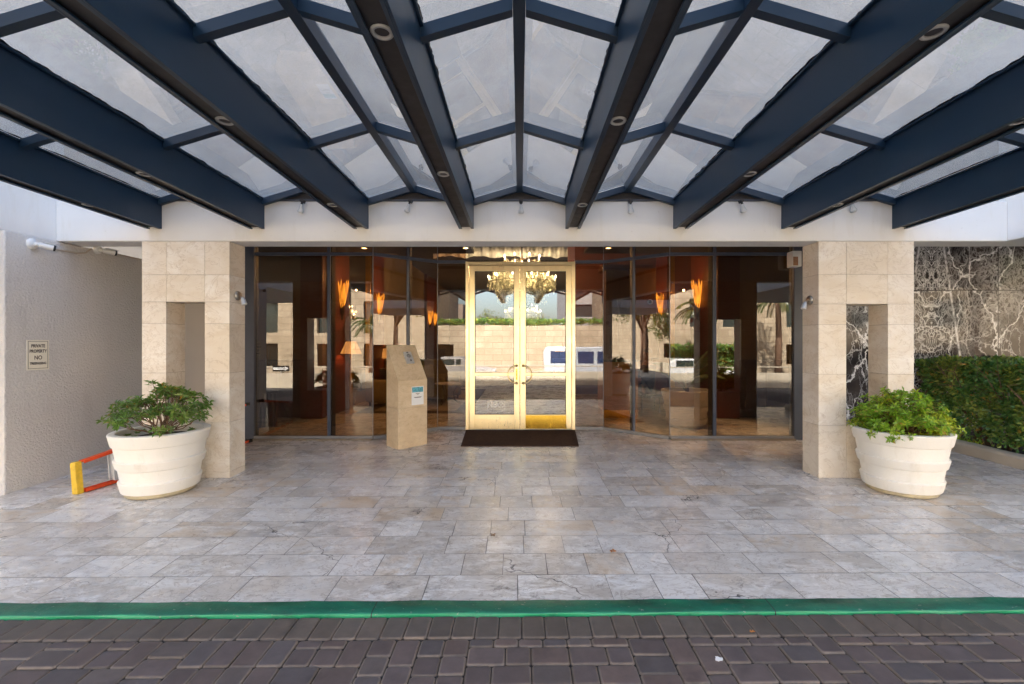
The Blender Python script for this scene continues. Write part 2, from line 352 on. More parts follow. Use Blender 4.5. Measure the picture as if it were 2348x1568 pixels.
def mat_green():
    g = G('worn green kerb paint'); p = g.obj()
    c = g.mix(g.ramp(g.noise(g.map(p, sc=(1,3,3)), 3, 6, .65), .3, .7), (.004, .085, .055), (.008, .16, .10))
    c = g.mix(g.n('ShaderNodeVertexColor', layer_name='col').outputs[0], c, (.03, .36, .165))   # brighter green mixed in on the nose
    wear = g.ramp(g.noise(p, 38, 4, .7), .66, .74); c = g.mix(g.m('MULTIPLY', wear, .6), c, (.16, .2, .17))
    soil = g.ramp(g.noise(g.map(p, sc=(1,2,2)), 6, 6, .7), .56, .75); c = g.mix(g.m('MULTIPLY', soil, .75), c, (.014, .055, .042)); scuff = g.m('MULTIPLY', g.ramp(g.noise(g.map(p, sc=(.5,4,4)), 14, 5, .7), .60, .68), .7); c = g.mix(scuff, c, (.05, .06, .055))
    x, y, z = g.xyz(p)
    chip = g.m('GREATER_THAN', g.noise(g.map(p, sc=(1, 2, 2)), 22, 5, .68), .655); c = g.mix(g.m('MULTIPLY', chip, .8), c, (.30, .29, .26))
    jt = g.m('LESS_THAN', g.m('FRACT', g.m('DIVIDE', g.m('ADD', x, .9), 2.45)), .0030); c = g.mix(jt, c, (.02, .03, .025))
    g_n = g.bump(g.m('SUBTRACT', g.noise(p, 60, 4, .65), g.m('MULTIPLY', jt, 2.0)), .5, .004)
    return g.done(g.pbr(c, g.ramp(g.noise(p, 20, 4), .3, .7, .3, .5), 0, g_n, .5))

def mat_brass(name='brushed brass', col=(.93, .77, .47), ro=.30):
    g = G(name); p = g.obj(); n = g.noise(g.map(p, sc=(60, 60, 1.2)), 3, 3); n2 = g.noise(p, 3, 5)
    c = g.mix(g.ramp(n2, .35, .7), col, tuple(x*.82 for x in col))
    return g.done(g.pbr(c, g.ramp(g.m('ADD', g.m('MULTIPLY', n, .5), g.m('MULTIPLY', n2, .5)), .3, .7, ro-.07, ro+.1), 1.0, g.bump(n, .03, .001)))

def mat_wood(name, a, b, sc=1.0, ro=.35):
    g = G(name); p = g.map(g.obj(), sc=(9*sc, 9*sc, .8*sc)); n = g.noise(p, 3, 6, .6, .6)
    return g.done(g.pbr(g.mix(g.ramp(n, .3, .7), a, b), ro, 0, None, .5))

def mat_ashlar(name, a, b, w=1.1, h=.38):
    g = G(name); p = g.obj(); x, y, z = g.xyz(p)
    bt = g.n('ShaderNodeTexBrick'); g.l(g.vec(g.m('ADD', x, y), z, 0.0), bt.inputs['Vector'])
    bt.inputs['Color1'].default_value = (*a, 1); bt.inputs['Color2'].default_value = (*b, 1); bt.inputs['Mortar'].default_value = (*[q*.6 for q in a], 1)
    bt.inputs['Scale'].default_value = 1.0; bt.inputs['Mortar Size'].default_value = .022; bt.inputs['Brick Width'].default_value = w; bt.inputs['Row Height'].default_value = h
    n = g.noise(p, 1.4, 6); c = g.mix(g.ramp(n, .35, .7), bt.outputs[0], tuple(q*.8 for q in a))
    return g.done(g.pbr(c, .8, 0, None, .3))

M = {}
M['floor'] = mat_floor()
M['trav'] = mat_stone('cream travertine block', (.74,.665,.57), (.87,.835,.78), (.40,.31,.21))
M['trav2'] = mat_stone('tan travertine slab', (.60,.475,.32), (.72,.60,.44), (.34,.23,.13), 3.0, .4, False)
M['joint'] = simple('stone joint', (.25,.20,.15), .9)
M['marble'] = mat_marble()
M['stucco'] = mat_stucco()
def mat_plaster():
    g = G('white painted plaster'); p = g.obj()
    c = g.mix(g.ramp(g.noise(p, 1.2, 5), .3, .7), (.71,.70,.68), (.77,.76,.745))
    st = g.ramp(g.noise(g.map(p, sc=(2.2, 2.2, .35)), 3.2, 5, .65), .56, .76); c = g.mix(g.m('MULTIPLY', st, .28), c, (.56,.51,.40))
    sp = g.ramp(g.noise(p, 26, 3, .6), .70, .76); c = g.mix(g.m('MULTIPLY', sp, .35), c, (.42,.40,.37))
    return g.done(g.pbr(c, .6, 0, g.bump(g.m('ADD', g.noise(p, 90, 4), g.m('MULTIPLY', g.noise(p, 3, 3), 2.0)), .14, .004), .3))
M['plaster'] = mat_plaster()
M['concrete'] = simple('grey wall render', (.50,.48,.45), .85, var=.08, sc=.7, bump=.2, bsc=50)
M['tanwall'] = simple('smooth tan wall paint', (.52,.45,.37), .7, var=.05, sc=1.5)
M['blue'] = simple('dark blue canopy paint', (.012,.034,.068), .36, rv=.02, var=.08, sc=1.0, bump=.02, bsc=25, spec=.45)
M['brown'] = simple('dark brown gable panel', (.035,.030,.030), .6, var=.15)
M['frame'] = simple('slate blue aluminium', (.05,.062,.095), .4, me=.0, var=.1)
M['grey'] = simple('grey silicone and metal', (.22,.22,.23), .4)
M['white'] = simple('white plastic', (.72,.72,.71), .4, var=.04)
M['black'] = simple('black plastic', (.012,.012,.013), .25, var=.05)
M['steel'] = simple('brushed steel', (.62,.64,.67), .42, me=.55, var=.06)
M['nickel'] = simple('satin nickel', (.45,.42,.38), .35, me=1, var=.08)
M['brass'] = mat_brass()
M['goldplate'] = mat_brass('polished gold kick plate', (.85,.52,.07), .2)
M['mat'] = simple('brown coir mat', (.075,.045,.034), .95, var=.25, sc=30, bump=.8, bsc=260, spec=.1)
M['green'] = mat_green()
M['paver'] = mat_attr('concrete paver')
M['asphalt'] = simple('street asphalt', (.055,.055,.058), .85, var=.25, sc=3, bump=.3, bsc=90)
M['sand'] = simple('dark joint sand', (.035,.03,.028), .95)
M['line'] = simple('road paint white', (.7,.7,.68), .7); M['yline'] = simple('road paint yellow', (.62,.36,.04), .7)
def mat_pot():
    g = G('cast off white planter'); p = g.obj()
    c = g.mix(g.ramp(g.noise(p, 3, 5), .3, .7), (.82,.80,.74), (.87,.85,.80))
    st = g.ramp(g.noise(g.map(p, sc=(1,1,.35)), 7, 6, .68), .56, .76); c = g.mix(g.m('MULTIPLY', st, .35), c, (.56,.50,.40))
    h = g.m('ADD', g.noise(p, 55, 4, .6), g.m('MULTIPLY', g.noise(p, 9, 3), .3))
    return g.done(g.pbr(c, .6, 0, g.bump(h, .3, .005), .35))
M['pot'] = mat_pot()
M['potfoot'] = simple('stained planter foot', (.52,.45,.30), .75, var=.2, sc=8)
M['soil'] = simple('dark potting soil', (.025,.017,.012), .95, var=.5, sc=30, bump=1, bsc=80)
M['bark'] = simple('brown twig bark', (.17,.10,.065), .85, var=.25, sc=20)
M['leafA'] = mat_leaf('azalea leaf', (.07,.17,.03), (.15,.28,.05), (.26,.34,.08))
M['leafB'] = mat_leaf('bright azalea leaf', (.13,.33,.025), (.30,.50,.035), (.58,.62,.05))
M['leafH'] = mat_leaf('hedge leaf', (.042,.15,.04), (.14,.30,.065), (.38,.44,.08), .18)
M['leafT'] = mat_leaf('street tree leaf', (.05,.085,.015), (.11,.15,.025), (.22,.22,.04))
M['leafP'] = mat_leaf('palm leaf', (.03,.06,.015), (.06,.10,.025), (.12,.13,.04))
M['glass'] = mat_glass('bronze tinted window glass', (.45,.315,.20), .06)
M['doorglass'] = mat_glass('clear door glass', (.76,.79,.75), .17, .010, 1.6)
M['gedge'] = mat_clear(); M['roofglass'] = mat_roofglass()
M['darkglass'] = simple('dark building window', (.03,.045,.045), .06, var=.3, spec=.8)
M['orange'] = simple('orange fibreglass rail', (.72,.075,.012), .42, var=.12, sc=12)
M['yellow'] = simple('scuffed yellow ladder cap', (.72,.47,.03), .5, var=.2, sc=25)
M['ink'] = simple('black lettering paint', (.03,.02,.02), .6)
M['signface'] = simple('ivory sign face', (.86,.83,.72), .5, var=.03)
M['paper'] = simple('white notice paper', (.78,.80,.82), .6, var=.03)
M['printblue'] = simple('blue printed picture', (.10,.36,.46), .6, var=.7, sc=55)
M['beige'] = simple('beige lobby wallcovering', (.36,.275,.16), .7, var=.06, sc=2)
M['rust'] = simple('rust red lobby pilaster', (.15,.026,.008), .45, var=.15, sc=1.5)
M['maroon'] = simple('maroon lobby paint', (.17,.055,.035), .6)
M['wood'] = mat_wood('dark mahogany panelling', (.05,.016,.007), (.10,.035,.014))
M['honey'] = mat_wood('honey wood wall panel', (.20,.085,.015), (.27,.12,.025)); M['amberwood'] = mat_wood('honey wood desk front', (.50,.23,.045), (.60,.30,.06))
M['ceil'] = simple('dark lobby ceiling', (.07,.055,.045), .8)
M['mirror'] = simple('mirror', (.8,.8,.78), .02, me=1, var=.01, rv=.0)
M['gilt'] = simple('gilt trim', (.70,.42,.06), .35, me=1)
M['sofa'] = simple('olive beige upholstery', (.26,.22,.12), .9, var=.1, sc=12, bump=.3, bsc=200)
M['rugA'] = simple('dark rug border', (.05,.03,.025), .95); M['rugB'] = simple('beige rug field', (.40,.33,.24), .95, var=.12, sc=8)
M['shade'] = glow('glowing pleated lamp shade', (1.0, .52, .17), .16, .30)
M['sconce'] = glow('glowing amber sconce glass', (1.0, .42, .05), .16, .62)
M['bulb'] = emit('candle bulb', (1.0, .72, .40), 4.0)
M['crystal'] = simple('amber crystal drops', (.82,.63,.42), .12, me=.1, var=.75, sc=40, spec=.9)
M['bronze'] = simple('dark bronze', (.10,.055,.025), .35, me=.9)
M['suit'] = simple('charcoal suit cloth', (.02,.022,.026), .85); M['skin'] = simple('skin', (.48,.27,.19), .5, var=.05)
M['hair'] = simple('dark hair', (.02,.014,.01), .6); M['shirt'] = simple('white shirt', (.75,.75,.76), .7)
M['ashlar'] = mat_ashlar('sunlit sandstone blocks', (.44,.35,.245), (.58,.48,.355))
M['parapet'] = simple('stained concrete parapet', (.50,.44,.35), .85, var=.15, sc=1.4)
M['bldgrey'] = mat_ashlar('grey office cladding', (.36,.34,.33), (.40,.38,.37), 2.4, 1.2)
M['bldwhite'] = simple('white office facade', (.72,.70,.66), .7, var=.04)
M['bldbrown'] = simple('brown office slab', (.25,.19,.15), .7)
M['blueglass'] = simple('blue tinted van window', (.035,.055,.12), .08); M['carblue'] = simple('pale van paint', (.50,.53,.58), .2, var=.05, coat=1); M['carwhite'] = simple('white car paint', (.75,.76,.78), .25, var=.03, coat=1)
M['tyre'] = simple('rubber tyre', (.02,.02,.02), .8)
M['ring'] = simple('white downlight ring', (.42,.42,.41), .4); M['bulbglass'] = simple('white flood bulb glass', (.62,.62,.60), .25, var=.05)
M['dlight'] = simple('downlight baffle', (.30,.29,.28), .5); M['lens'] = simple('downlight lens', (.05,.045,.04), .15)
M['spk'] = simple('rusted housing panel', (.33,.17,.09), .6, var=.3, sc=15)
M['drape'] = simple('white drapery cloth', (.85,.84,.82), .8, var=.03); M['sealant'] = simple('black weather seal', (.012,.012,.013), .7); M['drybrown'] = simple('dry brown leaf', (.16,.07,.03), .7); M['dryorange'] = simple('dry orange leaf', (.45,.18,.04), .6)
M['decal'] = simple('frosted white door decal', (.75,.76,.76), .6, var=.02)

# ================================================================== SETTING
FA = 5.28                      # plane of the pillars' and the fascia's front
YAW = math.tan(R(.6))          # kerb and paving run 0.6 degrees off the facade
def curbY(X, Y0): return Y0 + X * YAW
# ground / street profile
def gprof(Y):
    if Y > -2.0: return .023*Y - .075
    if Y > -8.6: return -.121 - (-2.0 - Y) * .075
    return -.616
m = MB(); xs = [-150, -60, -20, -8, 0, 8, 20, 60, 150]; ys = [40, 12, 7.88, 2.6, -2.0, -8.6, -40, -400]
gi = [[m.vert((x, y, gprof(min(y, 7.88)) - (.12 if y > 2.5 else 0))) for x in xs] for y in ys]
for a in range(len(ys)-1):
    for b in range(len(xs)-1): m.face([gi[a+1][b], gi[a+1][b+1], gi[a][b+1], gi[a][b]])
m.build('road', M['asphalt'], kind='structure', label='dark asphalt street and ground across from the entrance')
def stripe(name, Y0, Y1, x0, x1, mt, lab):
    m = MB(); m.poly([(x0, Y0, gprof(Y0)+.006), (x1, Y0, gprof(Y0)+.006), (x1, Y1, gprof(Y1)+.006), (x0, Y1, gprof(Y1)+.006)])
    m.build(name, mt, kind='structure', label=lab)
stripe('lane_line', -5.1, -5.0, -60, 60, M['line'], 'white lane line along the middle of the street')
stripe('edge_line', -8.25, -8.15, -60, 60, M['yline'], 'yellow edge line beside the concrete parapet')

# polished paving: sloping to the doors, level in the lobby
m = MB()
xr = [-12, -5.36, 6.13, 6.13]
def fl_row(y, x0, x1): return [m.vert((x0, y(x0), fz(y(x0)))), m.vert((x1, y(x1), fz(y(x1))))]
E = lambda Y0: (lambda X: curbY(X, Y0))
r0 = fl_row(E(2.87), -12, 12); r1 = fl_row(lambda X: 7.88, -12, 12); m.face([r0[0], r0[1], r1[1], r1[0]])
r2 = [m.vert((-12, 30, fz(9))), m.vert((12, 30, fz(9)))]; m.face([r1[0], r1[1], r2[1], r2[0]])
m.build('entrance_paving', M['floor'], kind='structure', label='polished travertine slab paving under the canopy and into the lobby')

# kerb with rounded green nose
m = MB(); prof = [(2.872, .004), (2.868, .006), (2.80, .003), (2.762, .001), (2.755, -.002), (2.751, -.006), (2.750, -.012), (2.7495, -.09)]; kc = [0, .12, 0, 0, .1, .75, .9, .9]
N = 200; rows = []
for k in range(N+1):
    X = -12 + 24*k/N; j = [rng.gauss(0, .0016) + .002*math.sin(X*9+i) for i in range(len(prof))]
    row = []
    for i, (y, z) in enumerate(prof):
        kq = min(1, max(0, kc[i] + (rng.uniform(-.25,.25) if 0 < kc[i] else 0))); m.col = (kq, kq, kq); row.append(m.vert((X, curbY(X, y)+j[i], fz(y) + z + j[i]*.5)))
    rows.append(row)
for a, b in zip(rows, rows[1:]):
    for i in range(len(prof)-1): m.face([a[i], a[i+1], b[i+1], b[i]])
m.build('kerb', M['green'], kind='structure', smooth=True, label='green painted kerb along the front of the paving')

# cobble pavers of the driveway: every stone modelled, one surface
m = MB(); prng = random.Random(21)
def stone(x0, x1, y0, y1, col, edge):
    g_ = .0019; x0 += g_; x1 -= g_; y0 += g_; y1 -= g_
    c = .0105; dz = prng.uniform(-.0025, .0025); tx = prng.uniform(-.012, .012); ty = prng.uniform(-.012, .012)
    cx, cy = (x0+x1)/2, (y0+y1)/2
    def ring(ins, z, cl):
        m.col = cl; out = []
        a, b, d, e = x0+ins, x1-ins, y0+ins, y1-ins; k = max(.003, c - ins*.2)
        for X, Y in ((a+k,d),(b-k,d),(b,d+k),(b,e-k),(b-k,e),(a+k,e),(a,e-k),(a,d+k)):
            out.append(m.vert((X, curbY(X, Y), .023*Y - .0135 + z + dz + (X-cx)*tx + (Y-cy)*ty)))
        return out
    r0 = ring(0, -.035, tuple(q*.4 for q in edge)); r1 = ring(0, -.0075, edge); r2 = ring(.004, -.0025, edge); r3 = ring(.012, 0, col)
    for a, b in ((r0, r1), (r1, r2), (r2, r3)):
        for k in range(8): m.face([a[k], a[(k+1)%8], b[(k+1)%8], b[k]])
    m.face(r3)
PAL = [(.112,.088,.086), (.104,.084,.085), (.120,.092,.087), (.095,.082,.085), (.112,.093,.090), (.124,.092,.085), (.106,.084,.083)]
def pick(pal):
    c = prng.choice(pal); k = prng.uniform(.88, 1.15); e = prng.uniform(.7, 1.15)
    return tuple(q*k for q in c), (.185*e, .15*e, .125*e)
x = -8.0; i = 0
while x < 8.0:                                   # soldier course along the kerb
    c, e = pick([(.108,.090,.078), (.118,.096,.082), (.100,.085,.076)]); stone(x, x+.1335, 2.548, 2.745, c, e); x += .1335
U = .0675; nx = int(14.6/U); top = [0]*nx; ok = True; H = int(4.4/U)
while True:                                      # two-size cobble pattern, filled at the lowest spot
    lo = min(top)
    if lo >= H: break
    a = top.index(lo); b = a
    while b < nx and top[b] == lo: b += 1
    wd = b - a
    if wd == 1: top[a] += 1; stone(-7.3+a*U, -7.3+(a+1)*U, 2.543-(lo+1)*U, 2.543-lo*U, *pick(PAL)); continue
    ch = [(3,2),(2,2),(2,3),(2,2),(3,2)] if lo else [(2,1),(3,1),(2,1),(2,3),(3,2),(2,2)]
    ch = [q for q in ch if q[0] <= wd and wd-q[0] != 1] or [(wd, 2)]
    pw, ph = prng.choice(ch)
    stone(-7.3+a*U, -7.3+(a+pw)*U, 2.543-(lo+ph)*U, 2.543-lo*U, *pick(PAL))
    for k in range(a, a+pw): top[k] = lo+ph
m.build('driveway_pavers', M['paver'], kind='structure', label='brown and grey cobble pavers of the driveway')
m = MB(); m.poly([(-9, curbY(-9,-1.97), -.045-.026), (9, curbY(9,-1.97), -.045-.026), (9, curbY(9,2.75), .0633-.026), (-9, curbY(-9,2.75), .0633-.026)])
m.build('driveway_bedding', M['sand'], kind='structure', label='dark sand in the joints between the pavers')

# planting bed soil
m = MB(); nb = 40; g_ = []
for a in range(nb+1):
    g_.append([m.vert((6.22 + 4*b/nb, 3.9 + 3.38*a/nb, .235 + .03*math.sin(a*1.3+b*.7) + rng.uniform(0,.02))) for b in range(nb+1)])
for a in range(nb):
    for b in range(nb): m.face([g_[a][b], g_[a][b+1], g_[a+1][b+1], g_[a+1][b]])
m.build('planting_bed_soil', M['soil'], kind='structure', smooth=True, label='dark soil of the planting bed under the hedge')

# ================================================================== HOTEL SHELL
hotel = thing('hotel_building', (0, 5.6, 0), 'white fronted hotel with fascia beam over the entrance pillars', 'building')
m = MB(); m.box(-5.39, 5.66, FA, FA+.31, 2.869, 3.335)
m.build('fascia', M['plaster'], hotel, bevel=.012)
m = MB(); m.box(-9, -5.39, .8, FA+.31, 2.869, 4.7); m.build('side_overhang', M['plaster'], hotel, bevel=.012)
m = MB(); m.box(5.66, 9.5, .8, FA+.31, 2.872, 4.7); m.build('side_overhang', M['plaster'], hotel, bevel=.012)
m = MB(); m.box(-5.387, 5.657, FA+.10, FA+.31, 3.338, 4.7); m.box(-14, 14, FA+.32, 27, 4.70, 14.5)
m.build('upper_wall', M['concrete'], hotel)
for k in range(-3, 4):
    for z in (6.2, 9.2):
        m = MB(); m.box(k*3.2-.8, k*3.2+.8, FA+.27, FA+.318, z, z+1.5); m.build('window', M['darkglass'], hotel)
m = MB(); m.box(-9, 12.6, FA+.315, 8.0, 3.40, 3.55); m.build('porch_ceiling', M['plaster'], hotel)

m = MB(); m.box(-9, -5.36, 4.73, 9.2, 0.0, 2.866)
m.build('stucco_wall', M['stucco'], label='rough pale stucco side wall with the no trespassing sign on it', cat='wall', bevel=.012)
m = MB(); m.box(-5.358, -4.325, 7.2, 7.4, 0.0, 3.398)
m.build('porch_back_wall', M['tanwall'], label='smooth tan wall seen through the opening of a stone pillar', cat='wall')
m = MB(); m.box(4.46, 12.6, 7.3, 7.5, 0.0, 3.398)
m.build('marble_wall', M['marble'], label='dark polished marble wall with white lightning-like veins behind the hedge', cat='wall')

# ------------------------------------------------------------------ stone pillars
def pillar(xe, rows, opening, lab):
    # xe: four x edges of the three columns of blocks; rows: z of the joints from the top down
    y0, y1 = FA, FA+.30; g_ = .0014
    base = (xe[0]+xe[3])/2
    m = MB(); pr = random.Random(int(abs(base)*100))
    def blk(a, b, z0, z1):
        k = pr.random(); m.col = (k, pr.random(), pr.random()); m.box(a+g_, b-g_, y0, y1, z0+g_, z1-g_)
    for z1, z0 in zip(rows, rows[1:]):
        mid = (z0+z1)/2
        blk(xe[0], xe[1], z0, z1); blk(xe[2], xe[3], z0, z1)
        if not (opening[0] < mid < opening[1]): blk(xe[1], xe[2], z0, z1)
    t = thing('stone_pillar', (base, FA+.15, fz(FA)), lab, 'pillar', 'stone clad pillars with a slot through them')
    m.build('cladding', M['trav'], t, bevel=.002)
    m = MB(); e = .006
    m.box(xe[0]+e, xe[1]-e, y0+e, y1-e, rows[-1], rows[0]-e); m.box(xe[2]+e, xe[3]-e, y0+e, y1-e, rows[-1], rows[0]-e)
    m.box(xe[1]-e, xe[2]+e, y0+e, y1-e, rows[-1], opening[0]-e); m.box(xe[1]-e, xe[2]+e, y0+e, y1-e, opening[1]+e, rows[0]-e)
    m.build('core', M['joint'], t)
zp = lambda y: 1.7 - (y-784)*FA/FPX
xp = lambda x: (x-1192)*FA/FPX
pillar([xp(v) for v in (325,381,469,526)], [2.868] + [zp(v) for v in (630,692,742,855,968,1082)] + [fz(FA)], (zp(968), zp(692)), 'cream stone pillar with a slot, on the side of the stucco wall')
pillar([xp(v) for v in (1876,1940,2035,2095)], [2.868] + [zp(v) for v in (629,697,744,858,975)] + [fz(FA)], (zp(975), zp(697)), 'cream stone pillar with a slot, on the side of the marble wall and hedge')

# ================================================================== CANOPY
CS = .0201                                            # the canopy rises a little towards the street
def cz(z, Y): return z + CS*(FA - Y)
canopy = thing('glass_canopy', (0, FA, 3.0), 'dark blue steel and glass canopy with deep parallel beams over the entrance', 'canopy')
BX = [-4.24, -3.05, -1.842, -.622, .612, 1.862, 3.115, 4.40]; BW = .172; YE = -1.15
def cbox(m, x0, x1, y0, y1, z0, z1):
    m.hexa([(x0,y0,cz(z0,y0)),(x1,y0,cz(z0,y0)),(x1,y1,cz(z0,y1)),(x0,y1,cz(z0,y1)),(x0,y0,cz(z1,y0)),(x1,y0,cz(z1,y0)),(x1,y1,cz(z1,y1)),(x0,y1,cz(z1,y1))])
for bx in BX:
    m = MB(); a, b = bx-BW/2, bx+BW/2
    cbox(m, a, a+.012, YE, FA-.001, 3.010, 3.335); cbox(m, b-.012, b, YE, FA-.001, 3.010, 3.335)          # webs
    cbox(m, a+.012, a+.034, YE, FA-.001, 3.010, 3.022); cbox(m, b-.034, b-.012, YE, FA-.001, 3.010, 3.022)    # lips
    cbox(m, a+.0122, b-.0122, YE, FA-.002, 3.300, 3.333)
    cbox(m, a-.018, b+.018, YE, FA-.003, 3.336, 3.350)                                               # top flashing
    bm_ = m.build('beam', M['blue'], canopy, bevel=.002)
    m = MB(); cbox(m, a+.0125, b-.0125, YE+.002, FA-.003, 3.034, 3.046); m.build('soffit_channel', M['brown'], bm_)
    m = MB(); cbox(m, a, b, YE-.012, YE-.001, 3.010, 3.335); m.build('end_plate', M['blue'], bm_)
PY = [FA-.03, 3.80, 2.47, 1.12, -.20, -1.10]
ZB, ZR = 3.362, 3.520
for k in range(7):
    x0, x1 = BX[k]+BW/2, BX[k+1]-BW/2; xm = (x0+x1)/2
    m = MB(); cbox(m, xm-.034, xm+.034, YE, FA-.005, ZR-.095, ZR+.012); m.build('ridge_bar', M['blue'], canopy, bevel=.002)
    for sgn, xe in ((-1, x0), (1, x1)):
        for Y in PY:
            s_ = (ZR-ZB)/abs(xe-xm); xa = xm + sgn*.036
            m = MB(); hz = .07
            za = ZR - .036*s_ - .012; zb = ZB - .012
            pts = [(xa,Y-.028,za-hz),(xe,Y-.028,zb-hz),(xe,Y+.028,zb-hz),(xa,Y+.028,za-hz),(xa,Y-.028,za),(xe,Y-.028,zb),(xe,Y+.028,zb),(xa,Y+.028,za)]
            if sgn < 0: pts = [pts[i] for i in (1,0,3,2,5,4,7,6)]
            m.hexa([(x_, y_, cz(z_, y_)) for x_, y_, z_ in pts]); m.build('purlin', M['blue'], canopy)
        for Ya, Yb in zip(PY, PY[1:]):
            ya, yb = Yb+.004, Ya-.004; xa = xm + sgn*.006; xb = xe
            q = [(xa, ya, ZR), (xb, ya, ZB), (xb, yb, ZB), (xa, yb, ZR)]
            if sgn < 0: q = [q[i] for i in (1,0,3,2)]
            lo_ = [(x_, y_, cz(z_, y_)) for x_, y_, z_ in q]; hi = [(x_, y_, z_+.010) for x_, y_, z_ in lo_]
            m = MB(); m.hexa(lo_ + hi); m.m = [0,1,1,1,1,1]
            m.build('glass_pane', [M['roofglass'], M['gedge']], canopy)
    for sgn, xe in ((-1, x0), (1, x1)):                # ragged black weather seal where the glass meets the beam
        m = MB(); s_ = (ZR-ZB)/abs(xe-xm); row = []; Y = YE+.05; wv = .02
        while Y < FA-.03:
            wv = max(.006, min(.020, wv + rng.uniform(-.006,.006))); zz = cz(ZB, Y) - .003
            row.append((m.vert((xe, Y, zz)), m.vert((xe - sgn*wv, Y, zz + wv*s_)))); Y += .022
        for a_, b_ in zip(row, row[1:]): m.face([a_[0], b_[0], b_[1], a_[1]])
        m.build('sealant', M['sealant'], canopy)
    m = MB(); m.prism([(x0, FA-.004, 3.352), (x1, FA-.004, 3.352), (xm, FA-.004, ZR-.005)], (0, .05, 0)); m.build('gable_panel', M['brown'], canopy)
    m = MB(); m.box(x0-.012, x1+.012, FA-.014, FA+.04, 3.336, 3.3515); m.build('flashing', M['frame'], canopy)

# recessed downlights in the beams' undersides
ordn = ['first','second','third','fourth','fifth','sixth','seventh','eighth']
dl = None
for i, bx in enumerate(BX):
    ysd = [4.47, 2.84, 1.2] if i % 2 == 0 else [3.69, 2.05, .4]
    for q, Y in enumerate(ysd):
        near = ['nearest the fascia', 'second from the fascia', 'farthest from the fascia'][q]
        lab = f'round white downlight under the {ordn[i]} canopy beam from the stucco wall, {near}'
        if dl is None:
            dl = local(thing('downlight', (0,0,0), lab, 'ceiling light', 'downlights in the canopy beams'))
            m = MB(); m.lathe([(.034,-.004),(.036,-.009),(.049,-.008),(.053,-.002),(.052,0)], n=28); m.build('trim_ring', M['ring'], dl, smooth=True)
            m = MB(); m.lathe([(.036,-.005),(.026,.012),(.0005,.014)], n=24); m.build('baffle', M['dlight'], dl, smooth=True)
            m = MB(); m.lathe([(.020,.006),(.0005,.004)], n=20); m.build('lens', M['lens'], dl, smooth=True)
            o = dl
        else: o = dup(dl, (0,0,0), label=lab)
        o.location = (bx, Y, cz(3.034, Y) - .001); o.rotation_euler = (-CS, 0, 0)

# flood bulbs hung under the flashing of the fascia
fb = None
for i, px_ in enumerate((700, 945, 1194, 1442, 1692, 1940)):
    X = xp(px_); a = [.35, .45, 0, -.12, -.4, -.5][i]
    lab = ['white flood bulb on the fascia between the second and third canopy beams', 'white flood bulb on the fascia between the third and fourth canopy beams',
           'white flood bulb on the fascia straight above the brass doors', 'white flood bulb on the fascia between the fifth and sixth canopy beams',
           'white flood bulb on the fascia between the sixth and seventh canopy beams', 'white flood bulb on the fascia between the seventh and eighth canopy beams'][i]
    if fb is None:
        fb = local(thing('flood_bulb', (0,0,0), lab, 'spotlight', 'flood bulbs along the fascia'))
        m = MB(); m.box(-.02, .02, -.03, .03, -.035, 0); m.tube([(0,0,-.03),(0,0,-.055)], .012, 10); m.build('bracket', M['brown'], fb, bevel=.002)
        m = MB(); Mx = Matrix.Translation((0,0,-.055)) @ Matrix.Rotation(.35, 4, 'X')
        m.lathe([(.001,.004),(.016,0),(.017,-.03),(.022,-.045),(.034,-.075),(.034,-.088),(.024,-.098),(.001,-.102)], M=Mx, n=20); m.build('bulb', M['bulbglass'], fb, smooth=True)
        o = fb
    else: o = dup(fb, (0,0,0), label=lab)
    o.location = (X, FA-.055, 3.334); o.rotation_euler = (0, a, 0)

